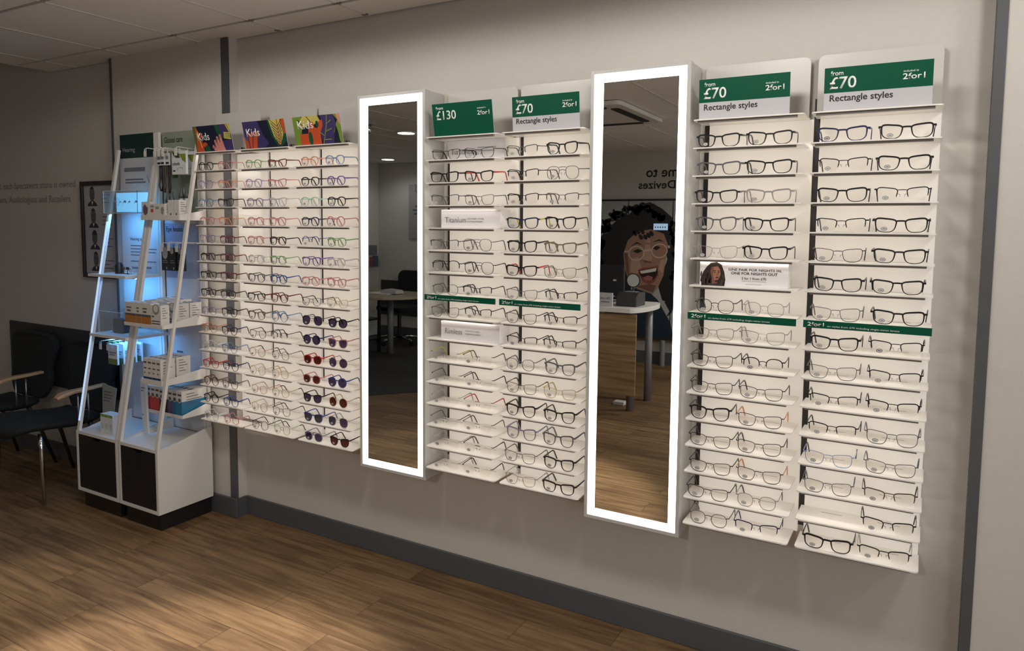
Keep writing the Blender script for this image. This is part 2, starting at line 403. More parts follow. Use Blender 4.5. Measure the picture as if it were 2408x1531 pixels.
# ------------------------------------------------------------------ display columns
Z0 = 1.842
def zrow(i): return Z0 if i == 0 else 1.753 - .0885*(i-1)
YB, YS = -.024, -.155
UNITS = {  # shelf x0,x1, rail x0,x1, panel x0,x1, header x0,x1, header y
 'K1': (-3.150, -2.842, None, (-2.992, -2.776), (-3.078, -2.760), -.078),
 'K2': (-2.826, -2.492, (-2.776, -2.757), (-2.757, -2.440), (-2.752, -2.446), -.026),
 'K3': (-2.468, -2.134, (-2.440, -2.421), (-2.421, -2.107), (-2.434, -2.110), -.026),
 'M1': (-1.738, -1.408, (-1.728, -1.711), (-1.711, -1.386), (-1.716, -1.392), -.026),
 'M2': (-1.390, -1.056, (-1.386, -1.366), (-1.366, -1.042), (-1.378, -1.046), -.026),
 'R1': (-.672, -.338, (-.672, -.653), (-.653, -.328), (-.668, -.342), -.026),
 'R2': (-.318, .020, (-.328, -.309), (-.309, .017), (-.320, .015), -.026)}
UL = {'K1': 'white shelf column left of the three under the Kids signs', 'K2': 'white shelf column in the middle of the three under the Kids signs',
 'K3': 'white shelf column under the Kids signs, beside the left lit mirror', 'M1': 'white shelf column under the all green £130 sign',
 'M2': 'white shelf column just left of the tall right mirror', 'R1': 'white shelf column just right of the tall right mirror',
 'R2': 'white shelf column at the right end of the display wall'}
STRIP_Z = zrow(7)
for k, (sx0, sx1, rail, pan, hd, hy) in UNITS.items():
    t = thing('display_column', UL[k], 'display shelving', ((sx0+sx1)/2, 0, zrow(15)), group='spectacle display columns')
    cx = (sx0+sx1)/2
    zb = zrow(15)-.004
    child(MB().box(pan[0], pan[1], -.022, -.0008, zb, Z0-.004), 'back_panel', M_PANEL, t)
    if rail: child(MB().box(rail[0]+.0005, rail[1]-.0005, -.012, -.0008, zb+.02, Z0+.06), 'upright_rail', M_DARK, t)
    hb = MB(); hb.prism(rounded(hd[0], hd[1], Z0+.001, 2.031, .02, 'trtl'), lambda a, b, d: (a, d, b), hy, hy+.006)
    child(hb, 'header_board', pmat('white_header_board', (0.57, 0.55, 0.515), .35), t)
    yb = YB if k != 'K1' else -.068
    for i in range(16):
        z = zrow(i); mb = MB()
        pts = [(sx0, yb), (sx0, YS+.012)] + [(sx0+.012-.012*math.cos(R(a)), YS+.012-.012*math.sin(R(a))) for a in (30, 60, 90)] + \
              [(sx1-.012+.012*math.sin(R(a)), YS+.012-.012*math.cos(R(a))) for a in (0, 30, 60, 90)] + [(sx1, yb)]
        mb.prism(pts, lambda a, b, d: (a, b, d), z-.004, z)
        s = child(mb, 'shelf', M_SHELF, t)
        sub(MB().box(sx0+.012, sx1-.02, YS+.009, YS+.020, z-.0108, z-.0042), 'support_bar', M_BAR, s, bevel=.001)
        if i > 0:
            g = MB(); g.box(cx-.105, cx-.045, -.058, -.0568, z, z+.0006); g.box(cx+.055, cx+.115, -.058, -.0568, z, z+.0006)
            sub(g, 'price_slot', M_INKG, s)
    if k[0] != 'K':
        st = child(MB().box(sx0+.002, sx1+.001, YS-.006, YS-.0005, STRIP_Z-.021, STRIP_Z+.001), 'promotion_strip', M_GREEN2 if 0 else M_GREEN, t)
        pl = WP(sx0+.014, YS-.0062, STRIP_Z-.021)
        for o in (text('2for1', pl, 0, .0055, .046, .0115, M_INKW, t, .012), text('on styles from £70 including single-vision lenses', pl, .055, .004, .19, .0062, M_INKW, t)):
            o.parent = st; o.location = (0, 0, 0)

# ------------------------------------------------------------------ lit mirrors
def lit_mirror(x0, x1, label):
    zb, zt, yf = .447, 2.034, -.135
    t = thing('illuminated_mirror', label, 'mirror', ((x0+x1)/2, 0, zb))
    body = MB().box(x0+.001, x1-.001, -.098, -.0005, zb+.001, zt-.001)
    child(body, 'cabinet', M_WHITE2, t, bevel=.002)
    w = .013; f = MB()
    for a in ((x0,x0+w,zb,zt),(x1-w,x1,zb,zt),(x0+w,x1-w,zb,zb+w),(x0+w,x1-w,zt-w,zt)): f.box(a[0],a[1],yf,-.1015,a[2],a[3])
    child(f, 'frame', M_WHITE2, t, bevel=.0015)
    child(MB().box(x0+.003, x1-.003, -.1015, -.098, zb+.003, zt-.003), 'seam', pmat('seam_light', (.85,.85,.85), .4), t)
    e = MB(); a0, a1, b0, b1 = x0+w, x1-w, zb+w, zt-w; lw = .0265
    for a in ((a0,a0+lw,b0,b1),(a1-lw,a1,b0,b1),(a0+lw,a1-lw,b0,b0+lw),(a0+lw,a1-lw,b1-lw,b1)): e.box(a[0],a[1],-.1315,-.102,a[2],a[3])
    child(e, 'light_strip', M_LED, t)
    gx0, gx1, gz0, gz1 = a0+lw, a1-lw, b0+lw, b1-lw
    g = MB(); yc = -.126; tl = .0055; zc = (gz0+gz1)/2
    fy = lambda z: yc + (z-zc)*tl
    g.add([(gx0,fy(gz0),gz0),(gx1,fy(gz0),gz0),(gx1,fy(gz1),gz1),(gx0,fy(gz1),gz1),(gx0,-.110,gz0),(gx1,-.110,gz0),(gx1,-.110,gz1),(gx0,-.110,gz1)],
          [(0,1,2,3),(7,6,5,4),(4,5,1,0),(5,6,2,1),(6,7,3,2),(7,4,0,3)])
    child(g, 'mirror_glass', M_MIRROR, t)
lit_mirror(-2.104, -1.753, 'tall wall mirror in a glowing white frame beside the Kids columns')
lit_mirror(-1.039, -.688, 'tall wall mirror in a glowing white frame reflecting a wooden counter')

# ------------------------------------------------------------------ signs on the top shelves
def sign(x0, x1, ytop, name, label, cat, draw, grp=None, mats=None, h=.124, z=Z0+.0005, yb=-.140):
    t = thing(name, label, cat, ((x0+x1)/2, yb, z), group=grp)
    ez = Vector((0, ytop-yb, math.sqrt(h*h-(ytop-yb)**2))).normalized()
    pl = Plane((x0, yb, z), (1,0,0), ez); W = x1-x0
    b = MB(); b.prism([(0,0),(W,0),(W,h),(0,h)], pl.fn, -.0025, 0)
    child(b, 'card', M_CARD, t)
    fo = MB(); fo.prism([(0.02,0),(W-.02,0),(W-.02,.004),(0.02,.004)], pl.fn, -.018, -.0025); child(fo, 'foot', M_ACRYL, t)
    draw(t, pl, W, h)
    return t
def price(amount, styles=True):
    def d(t, pl, W, h):
        g = MB(); gb = .052 if styles else 0
        pl.rect(g, 0, W, gb, h, 0); child(g, 'green_print', M_GREEN, t)
        wd = .089 if amount == '£70' else .098
        if styles:
            text('from', pl, .0165, .101, .034, .0135, M_INKW, t, .014, lift=.0007)
            text(amount, pl, .0145, .0625, .071, .0345, M_INKW, t, .012, lift=.0007)
            text('included in', pl, .205, .0945, .037, .0058, M_INKW, t, lift=.0007)
            text('2for1', pl, .2035, .0745, .055, .0165, M_INKW, t, .014, lift=.0007)
            text('Rectangle styles', pl, .016, .0215, .165, .0245, M_INK, t, .008, lift=.0007)
        else:
            text('from', pl, .017, .101, .034, .0125, M_INKW, t, .012, lift=.0007)
            text(amount, pl, .0165, .0625, .092, .0345, M_INKW, t, .012, lift=.0007)
            text('included in', pl, .207, .0945, .037, .0056, M_INKW, t, lift=.0007)
            text('2for1', pl, .2055, .0715, .054, .0165, M_INKW, t, .012, lift=.0007)
    return d
sign(-1.700, -1.427, -.160, 'price_sign', 'all green £130 price sign without a style name, right of left mirror', 'sign', price('£130', False))
sign(-1.346, -1.076, -.149, 'price_sign', 'green and white £70 rectangle styles sign just left of the tall right mirror', 'sign', price('£70'))
sign(-.657, -.382, -.147, 'price_sign', 'green and white £70 rectangle styles sign just right of the tall right mirror', 'sign', price('£70'))
sign(-.287, -.009, -.145, 'price_sign', 'rightmost green and white £70 rectangle styles sign, nearest the end of the wall', 'sign', price('£70'))
# kids signs
C = dict(nv=(.006,.010,.032), pu=(.050,.036,.140), gr=(.006,.085,.035), gr2=(.012,.055,.03), li=(.19,.30,.035), og=(.60,.085,.022), pk=(.72,.28,.24), ye=(.62,.52,.12), ol=(.12,.14,.03), bl=(.09,.075,.20))
KM = [pmat('print_'+k, v, .5) for k, v in C.items()]; KI = {k: i for i, k in enumerate(C)}
def ell(x, z, rx, rz, rot=0, n=16):
    return [(x+rx*math.cos(2*math.pi*i/n)*math.cos(rot)-rz*math.sin(2*math.pi*i/n)*math.sin(rot), z+rx*math.cos(2*math.pi*i/n)*math.sin(rot)+rz*math.sin(2*math.pi*i/n)*math.cos(rot)) for i in range(n)]
def stick(a, b, w0, w1):
    a, b = Vector(a), Vector(b); d = (b-a).normalized(); q = Vector((-d.y, d.x))
    return [tuple(a+q*w0), tuple(a-q*w0), tuple(b-q*w1), tuple(b+q*w1)]
def art(n):
    def d(t, pl, W, h):
        m = MB(); D = lambda p, c, l=1: pl.decal(m, [(max(0,min(W,x)), max(0,min(h,z))) for x, z in p], KI[c], l)
        D([(0,0),(W,0),(W,h),(0,h)], 'nv')
        if n == 0:
            D([(.0,.0),(.05,0),(.03,.05),(.04,.09),(.025,h),(0,h)], 'ol', 2)
            D([(.155,h),(.175,.075),(.20,.06),(W,.05),(W,h)], 'gr', 2); D([(.19,h),(.20,.07),(.23,.055),(W,.06),(W,h)], 'pu', 3)
            D([(.175,0),(.20,.045),(.235,.05),(W,.055),(W,0)], 'pu', 3)
            D([(.235,h),(.262,.075),(W,.08),(W,h)], 'ye', 4); D(stick((.245,h),(.27,.08),.002,.002), 'nv', 5)
            D([(.215,.058),(.262,.052),(.262,.084),(.218,.088)], 'ye', 5)
            for z in (.064,.072,.080): D([(.225,z),(.262,z-.003),(.262,z),(.225,z+.002)], 'ol', 6)
            D([(.02,h),(.042,.09),(.035,.06),(.055,.05),(.06,0),(.005,0),(.015,.05)], 'og', 3); D(ell(.072,.034,.016,.012), 'og', 4); D(ell(.05,.08,.010,.014), 'og', 4)
            D(stick((.03,.10),(.045,.02),.003,.003), 'ye', 5); D(ell(.085,.012,.018,.02,.5), 'gr', 4)
            for i, (bx, tx, tz) in enumerate(((.135,.130,.022),(.150,.148,.046),(.168,.166,.062),(.186,.188,.070))):
                D(stick((bx+.012,0),(tx,tz),.012,.007), 'pk', 5); D(ell(tx,tz,.0075,.009), 'pk', 5)
            D([(.16,0),(.215,.0),(.20,.03),(.185,.045),(.17,.02)], 'pk', 6)
        elif n == 1:
            D([(0,0),(.12,0),(.155,.02),(.125,.06),(.10,h),(0,h)], 'pu', 2)
            D([(.03,.005),(.075,0),(.085,.05),(.105,.058),(.10,.075),(.03,.07)], 'og', 3); D([(0,0),(.022,0),(.024,.03),(.008,.055),(0,.05)], 'og', 3)
            D(stick((.058,.06),(.045,.0),.003,.002), 'pu', 4); D(stick((.012,.06),(.022,.035),.012,.004), 'bl', 4)
            D([(.165,h),(.24,h),(W,.11),(W,.03),(.23,0),(.215,.0),(.18,.05)], 'gr', 2); D([(.245,h),(W,h),(W,.06),(.262,.06)], 'og', 3)
            D([(.175,h),(.245,h),(.257,.06),(.232,.012),(.218,.012),(.195,.05)], 'ye', 4)
            D(stick((.228,h),(.224,.012),.0025,.002), 'og', 6)
            for i in range(7):
                z = .112-.015*i
                D(stick((.225,z-.02),(.182+.004*i,z+.012),.0015,.0015), 'nv', 5); D(stick((.226,z-.02),(.255-.002*i,z+.010),.0015,.0015), 'nv', 5)
        else:
            D([(0,0),(.035,0),(.045,.06),(.07,.10),(.05,h),(0,h)], 'li', 2); D([(.03,.09),(.06,h),(.15,h),(.165,.095),(.11,.085),(.05,.075)], 'ye', 3)
            D(stick((.03,.112),(.055,.085),.002,.002), 'nv', 4); D(stick((.085,h),(.115,.088),.002,.002), 'nv', 4)
            D([(.03,0),(.155,0),(.155,.05),(.175,.08),(.175,.105),(.155,.10),(.14,.07),(.125,.075),(.12,.10),(.09,.09),(.085,.05),(.035,.05)], 'og', 5)
            D(ell(.095,.028,.012,.03), 'gr', 6); D(ell(.143,.088,.009,.014), 'gr2', 6)
            D([(.165,.0),(.235,0),(.255,.07),(.24,h),(.165,h),(.175,.09),(.155,.05)], 'pu', 4)
            for a, b in (((.165,.0),(.195,.075)),((.195,.075),(.205,h)),((.19,.055),(.225,.065)),((.195,.085),(.225,.10)),((.18,.035),(.15,.055)),((.175,.02),(.215,.02))): D(stick(a,b,.002,.002), 'li', 7)
            D([(.24,h),(.262,.10),(.25,.08),(.235,.05),(.25,.03),(.27,.0),(W,0),(W,h)], 'li', 6); D([(.225,0),(.262,.0),(.258,.05),(.25,.08),(.235,.04)], 'nv', 7)
            D([(.258,h),(W,h),(W,.075),(.268,.09)], 'pk', 8)
        child(m, 'printed_artwork', KM, t)
        text('Kids', pl, (.026,.020,.026)[n], (.055,.056,.070)[n], .087 if n < 2 else .094, .036, M_INKW, t, .012, lift=.0026)
    return d
sign(-3.135, -2.868, -.166, 'kids_sign', 'leftmost Kids sign, dark blue with a pink hand shape', 'sign', art(0))
sign(-2.780, -2.508, -.166, 'kids_sign', 'middle Kids sign, purple with a yellow feather leaf', 'sign', art(1))
sign(-2.455, -2.178, -.166, 'kids_sign', 'Kids sign nearest the mirror, orange and green tree shapes', 'sign', art(2))
# small black clips on the kids header shelf
for x, w in ((-2.800, 'left'), (-2.478, 'middle'), (-2.150, 'right')):
    m = MB().box(x-.012, x-.006, -.146, -.140, Z0+.0003, Z0+.010).tube([(x,-.143,Z0+.004),(x+.006,-.143,Z0+.009),(x+.010,-.143,Z0+.003)], .0015)
    tag(m.build('shelf_clip', M_INK), 'tiny black clip on top shelf, %s of the Kids signs' % {'left': 'between left and middle', 'middle': 'between middle and right', 'right': 'right of all'}[w], 'clip')

# ------------------------------------------------------------------ message blocks on the shelves
def block(x0, x1, row, h, d, name, label, lines, mat=M_CARD_LIT, yb=-.128):
    z = zrow(row)+.0003
    t = thing(name, label, 'sign', ((x0+x1)/2, yb, z))
    child(MB().box(x0, x1, yb, yb+d, z, z+h), 'block', mat, t, bevel=.0008)
    pl = WP(x0, yb-.0001, z)
    for a in lines: text(a[0], pl, a[1], a[2], a[3], a[4], a[5], t, a[6] if len(a) > 6 else 0)
    return t, pl
block(-1.678, -1.405, 4, .071, .075, 'message_block', 'white block reading Titanium on fourth shelf under the £130 sign',
      [('Titanium', .020, .021, .098, .021, M_INKG, .004), ('Lightweight, strong', .123, .032, .076, .0075, M_INKG), ('and hypoallergenic', .123, .021, .072, .0075, M_INKG)])
block(-1.678, -1.405, 9, .071, .075, 'message_block', 'white block reading Rimless on ninth shelf under the £130 sign',
      [('Rimless', .020, .023, .082, .022, M_INKG, .004), ('minimum weight,', .117, .036, .068, .007, M_INKG), ('maximum comfort', .117, .025, .072, .007, M_INKG)])
t = thing('message_card', 'white card reading Turboflex leaning behind glasses under the £130 sign', 'sign', (-1.57, -.04, zrow(1)))
z = zrow(1)+.0003
child(MB().box(-1.708, -1.440, -.043, -.0405, z, z+.083), 'card', M_CARD, t)
pl = WP(-1.708, -.0432, z)
text('Turboflex', pl, .018, .028, .106, .022, M_INKG, t, .004); m = MB(); pl.lines(m, .145, .054, [.085, .078], .004, .013, 0); child(m, 'small_print', M_INKG, t)
t, pl = block(-.643, -.369, 6, .078, .06, 'photo_block', 'white block with a photo of a man with long dreadlocks and offer text', [
      ('ONE PAIR FOR NIGHTS IN,', .092, .050, .163, .0085, M_INK, .012), ('ONE FOR NIGHTS OUT', .101, .039, .142, .0085, M_INK, .012),
      ('2 for 1 from £70', .134, .0235, .075, .008, M_INK, .004)])
ul = MB(); pl.rect(ul, .134, .209, .0185, .0193, 0); pl.rect(ul, .146, .196, .0085, .0092, 0); child(ul, 'rule_lines', M_INKG, t)
ph = MB()
for pts, m_, l in (([(.006,.0),(.080,.0),(.083,.02),(.079,.045),(.070,.068),(.055,.077),(.036,.074),(.022,.060),(.012,.045),(.004,.025)], 0, 1),
    ([(.026,.0),(.066,.0),(.058,.013),(.036,.013)], 3, 3), ([(.040,.006),(.058,.008),(.060,.03),(.040,.03)], 2, 4),
    ([(.038,.060),(.058,.064),(.066,.052),(.068,.038),(.063,.024),(.056,.015),(.046,.020),(.038,.035)], 1, 5),
    ([(.038,.060),(.046,.058),(.043,.035),(.048,.018),(.040,.026),(.034,.045)], 2, 6),
    ([(.044,.047),(.052,.048),(.052,.050),(.044,.0495)], 0, 7), ([(.058,.048),(.065,.047),(.065,.0495),(.058,.050)], 0, 7),
    ([(.047,.042),(.052,.042),(.052,.0445),(.047,.0445)], 0, 7), ([(.059,.042),(.064,.042),(.064,.0445),(.059,.0445)], 0, 7),
    ([(.055,.033),(.060,.033),(.058,.043)], 2, 7), ([(.051,.0255),(.062,.0255),(.061,.0285),(.053,.0285)], 0, 7),
    ([(.052,.020),(.060,.0195),(.060,.0225),(.053,.0225)], 4, 8), ([(.049,.013),(.058,.012),(.060,.018),(.053,.0185)], 0, 7)):
    pl.decal(ph, pts, m_, l)
for i in range(22):
    a = random.uniform(.004,.082); b = random.uniform(.0,.045)
    if .036 < a < .068: a = random.choice((random.uniform(.006,.034), random.uniform(.070,.082)))
    pl.decal(ph, ell(a, b, .0022, random.uniform(.008,.014), random.uniform(-.3,.3), 8), random.choice((0, 5)), 6)
child(ph, 'printed_photo', [pmat('print_hair', (.018,.010,.008), .6), pmat('print_skin', (.34,.15,.085), .6), pmat('print_skin_dark', (.17,.07,.04), .6), M_INK, pmat('print_lip', (.30,.10,.08), .6), pmat('print_hair_light', (.07,.035,.02), .6)], t)

# ------------------------------------------------------------------ spectacles
COLS = {  # code: (word, colour, opacity)
 'k': ('black', (.008,.008,.009)), 'n': ('navy', (.012,.018,.075)), 'b': ('blue', (.03,.06,.26)), 'y': ('light blue', (.28,.40,.60)),
 'g': ('grey', (.11,.11,.12)), 's': ('silver', (.36,.35,.33)), 'c': ('clear', (.66,.66,.66)), 't': ('tortoiseshell', (.10,.045,.02)),
 'm': ('burgundy', (.13,.02,.025)), 'r': ('red', (.45,.025,.03)), 'p': ('pink', (.68,.36,.38)), 'v': ('lilac', (.52,.43,.62)),
 'o': ('peach', (.74,.40,.27)), 'e': ('green', (.33,.50,.28)), 'i': ('mint', (.52,.70,.62)), 'd': ('gold', (.52,.38,.20)),
 'w': ('white', (.78,.80,.84)), 'l': ('olive', (.17,.15,.08)), 'q': ('purple', (.16,.09,.32)), 'a': ('rose gold', (.50,.24,.17)),
 'h': ('brown', (.12,.075,.05)), 'x': ('violet grey', (.22,.20,.28)), 'z': ('orange', (.55,.20,.05)), 'u': ('pale grey', (.30,.29,.27)), 'j': ('yellow green', (.40,.40,.05))}
FM = {}
def fmat(c, metal):
    key = (c, metal)
    if key not in FM:
        FM[key] = (crystal if (c in 'pvoyiecw' and not metal) else pmat)('frame_%s%s' % (COLS[c][0].replace(' ', '_'), '_metal' if metal else ''), COLS[c][1], .32, .35 if metal else 0.0)
    return FM[key]
SHAPE = {'R': ('rectangular', .0268, .0182, 3.5), 'S': ('square', .0252, .0198, 3.1), 'P': ('rounded', .0236, .0205, 2.45), 'O': ('round', .0232, .0222, 2.0),
         'A': ('aviator', .0268, .0222, 2.6), 'H': ('hexagonal', .0246, .0222, 2.0)}
RIM = {'f': '', 'm': 'wire-rimmed', 'h': 'half-rim', 'n': 'rimless'}
def outline(sh, n=30):
    _, a, b, e = SHAPE[sh]; pts = []
    for i in range(n):
        th = 2*math.pi*i/n; c, s = math.cos(th), math.sin(th)
        if sh == 'H':
            k = math.cos(math.pi/6)/math.cos(((th+math.pi/6) % (math.pi/3)) - math.pi/6); x, z = a*c*k*1.02, b*s*k*1.08
        else:
            ee = e*(1.25 if s > 0 else .82) if sh in 'RS' else e
            x, z = a*math.copysign(abs(c)**(2/ee), c), b*math.copysign(abs(s)**(2/ee), s)
        t = (z+b)/(2*b)
        if sh in 'RS':
            x *= (.72 + .28*t) if x < 0 else (.88 + .12*t)
            z += .0031*(x/a)*t + .0008*(1-t)*(x/a)
            if z > 0: z *= .96
        if sh == 'P': x *= .93 + .07*t; z *= .94 if z > 0 else 1
        if sh == 'A': x = x*(.80+.20*t) + .003*(1-t); 
        pts.append((x, z))
    return pts       # for the lens on the +x side (outer edge at +x)
PROTO = {}
def wrapy(x): return .75*x*x
def proto(sh, rim):
    key = (sh, rim)
    if key in PROTO: return PROTO[key]
    _, a, b, e = SHAPE[sh]; ol = outline(sh); n = len(ol)
    rr = {'f': .0016, 'm': .00082, 'h': .0013, 'n': .0}[rim]
    gap = .0170 if rim == 'f' else .0185
    cx = gap/2 + a; cz = b + max(rr, .0004)*1.1 + (.0006 if rim in 'hn' else 0)
    fr = MB(); P3 = lambda x, z, dy=0: (x, wrapy(x)+dy, cz+z)
    prof = {'f': [(-rr,-.0017),(rr,-.0017),(rr,.0017),(-rr,.0017)], 'm': [(-rr,-rr),(rr,-rr),(rr,rr),(-rr,rr)], 'h': [(-rr,-.0013),(rr,-.0013),(rr,.0013),(-rr,.0013)]}.get(rim)
    for sg in (-1, 1):
        ring = [P3(sg*(cx+x), z) for x, z in ol]
        if rim in 'fm': fr.sweep(ring, prof, 0, True, upv=(0,1,0), scales=[(1.0+.38*z/b) if rim == 'f' else 1.0 for x, z in ol])
        elif rim == 'h':
            top = [P3(sg*(cx+x), z) for x, z in [ol[i % n] for i in range(-1, n//2+2)]]
            fr.sweep(top, prof, 0, False, upv=(0,1,0), scales=[.6]+[1.0]*(len(top)-2)+[.6])
        zt = b*(.74 if sh in 'RS' else .52)
        xo = max(x for x, z in ol if z > 0)
        w0 = {'f': .0026, 'm': .0012, 'h': .0016, 'n': .0012}[rim]
        fr.sweep([P3(sg*(cx+xo-.0015), zt), P3(sg*(cx+xo+.004), zt+.0006), P3(sg*(cx+xo+.0062), zt+.0004, .003)], [(-w0*.8,-w0),(w0*.8,-w0),(w0*.8,w0),(-w0*.8,w0)], 0, False, upv=(0,0,1))
        if rim != 'f':   # nose pads on little arms
            px = gap/2 - .0035
            fr.tube([P3(sg*(gap/2+.001), b*.10, .0005), P3(sg*(gap/2-.001), b*.02, .005), P3(sg*px, -b*.12, .0055)], .0005, 0, 5)
            fr.prism(ell(0, 0, .0017, .0040, 0, 10), lambda u, v, d, sg=sg, px=px: P3(sg*(px+.12*v*1+d), -b*.16+v, .0055+u), -.0006, .0006, 1)
    zb = b*(.62 if sh in 'RS' else .36); bz = .0006 if sh in 'RS' else .0026; ib = gap/2 + (.0008 if rim == 'f' else .0004)
    if rim == 'f':
        fr.sweep([P3(-ib-.001, zb), P3(-ib*.55, zb+bz*.7), P3(0, zb+bz), P3(ib*.55, zb+bz*.7), P3(ib+.001, zb)], [(-.0022,-.0017),(.0022,-.0017),(.0022,.0017),(-.0022,.0017)], 0, False, upv=(0,1,0))
    else:
        fr.tube([P3(-ib-.0012, zb), P3(-ib*.6, zb+bz*.75), P3(0, zb+bz), P3(ib*.6, zb+bz*.75), P3(ib+.0012, zb)], .0012, 0, 6)
        if sh == 'A': fr.tube([P3(-ib-.004, b*.86), P3(0, b*.90), P3(ib+.004, b*.86)], .0011, 0, 6)
    front = fr.mesh('frame_front', False)
    lens = []
    for sg in (-1, 1):
        m = MB(); s = 1.0 if rim in 'hn' else .985
        pts = [(sg*(cx+x*s), z*s) for x, z in ol]
        if sg < 0: pts = pts[::-1]
        vs = [(x, wrapy(x)-.0005, cz+z) for x, z in pts] + [(x, wrapy(x)+.0005, cz+z) for x, z in pts]
        k = len(pts); m.add(vs, [list(range(k)), list(range(2*k-1, k-1, -1))] + [(i, k+i, k+(i+1) % k, (i+1) % k) for i in range(k)])
        lens.append(m.mesh('lens'))
    tem = []
    xs = cx + max(x for x, z in ol if z > 0) + .0062; y0 = wrapy(xs)+.002; z0 = cz + b*(.74 if sh in 'RS' else .52)
    for sg in (-1, 1):
        m = MB()
        path = [(sg*xs, y0, z0), (sg*(xs+.0008), .032, z0+.0020), (sg*(xs+.0006), .064, z0+.0045), (sg*xs, .082, z0+.0050), (sg*(xs-.001), .091, z0-.0005), (sg*(xs-.004), .1105, .0030)]
        if rim == 'f': m.sweep(path, [(-.0012,-.0026),(.0012,-.0026),(.0012,.0026),(-.0012,.0026)], 0, False, upv=(0,0,1), scales=[1.15,1,.8,.8,.95,1.0])
        else:
            m.sweep(path[:4], [(-.0008,-.0014),(.0008,-.0014),(.0008,.0014),(-.0008,.0014)], 0, False, upv=(0,0,1))
            m.sweep(path[2:], [(-.0013,-.0019),(.0013,-.0019),(.0013,.0019),(-.0013,.0019)], 1, False, upv=(0,0,1), scales=[.9,1,1,.9])
        tem.append(m.mesh('temple'))
    sx = -cx - a*.16; st = MB(); sy = wrapy(sx)-.0009; szc = cz - b*.52
    fn = lambda u, v, d: (sx+u, sy-d, szc+v)
    st.prism(ell(0,0,.0078,.0053,0,16), fn, 0, .0002, 0); st.prism(ell(0,0,.0062,.0040,0,16), fn, .0002, .0004, 1); st.prism([(-.0036,-.0011),(.0036,-.0011),(.0036,.0011),(-.0036,.0011)], fn, .0004, .0005, 0)
    sticker = st.mesh('price_sticker')
    PROTO[key] = (front, lens, tem, sticker); return PROTO[key]
M_PAD = glassy('nose_pad', (.8,.8,.8), .1); M_STK = pmat('sticker_grey', (.19,.19,.19), .6); M_STK2 = pmat('sticker_pale', (.55,.54,.52), .6); M_STKB = pmat('sticker_black', (.012,.012,.012), .5)
LM = {'D': M_SUNK, 'B': M_SUNB, 'G': M_SUNG}
def part(name, me, mats, parent):
    o = bpy.data.objects.new(name, me); COL.objects.link(o); o.parent = parent
    while len(me.materials) < len(mats): me.materials.append(None)
    for i, m in enumerate(mats):
        o.material_slots[i].link = 'OBJECT'; o.material_slots[i].material = m
    return o
ORD = ['', 'first', 'second', 'third', 'fourth', 'fifth', 'sixth', 'seventh', 'eighth', 'ninth', 'tenth', 'eleventh', 'twelfth', 'thirteenth', 'fourteenth', 'fifteenth']
CNAME = {'K1': 'leftmost Kids column', 'K2': 'middle Kids column', 'K3': 'mirror-side Kids column', 'M1': '£130 column', 'M2': 'column left of tall mirror', 'R1': 'column right of tall mirror', 'R2': 'rightmost column'}
STOCK = {
'K1': 'kPf pPf|vPf oPf|yPf kSf|pPf oPf|vSf mPf|kPf mPf|kRf mRf|kSf kPf|vPf kSf|oSf nSf|wOf ySf|rRf nSf|tOf gSf|kOf bPf|wOf pHf',
'K2': 'ePf mRf|vPf pRf|xPf cSf|pPf pPf|pPf kPf|cPf ePf|gSf bPf|kRf/m mSf|hSf yOf|kSm kSh|aOm gPm|dOm dPm|aPm dPm|dOm kSm|kOm eOm',
'K3': 'oPf yPf|kPf qPf|iPf kPf|nPf pOf|bOh ePf|qSf cPf|pPf pSf|kRm dRm|kAmD kPfD|nOfD pSfD|rPfB sOmD|pPfB bOfD|kSfD dOmB|bSfG sAmD|xPfD kSfB',
'M1': 'kRm kRm|kRf kRf/r|gRh gRm||gRh gAm|kAh kAm|gPm kRh|gRm kSh||jRn hRn|gRn kRn|sRn rRn|gRn hRn|sRn kRn|sRn kRn',
'M2': 'gRh kSf|kRh gAm|kRh gRh|nRf/j kSf|kSf lRf|kRf/r lRm|gRm kRh|kRm kRh|kRh kRh|gPm gSf|hRm dRm|kSf kSf|xSf gSf|gRm kSf|sRm kRf',
'R1': 'kRf kRf|gRf kRf|kRf/t uRf|gSf kRf|sRm kRf||kPm sPm|uRm sRm|kRm kPh|kRm kRm|kSf kRm/z|kRm kRm|kRm kRm/z|kRm uPm|gPm nRh',
'R2': 'nRf kRf|kRh kRf|kRf kRh|kRh kRf|kRm kRf|kRf kRf|gRm kRf|kRf kRh|gRm kRh|kRh kRh|kRh gRm|yRm gRm|gRm hRh|- kRh|kRf kRh/s'}
OFFX = {'K1': (-.076, .068), 'K2': (-.078, .070), 'K3': (-.082, .072), 'M1': (-.080, .074), 'M2': (-.082, .078), 'R1': (-.086, .070), 'R2': (-.080, .082)}
random.seed(11)
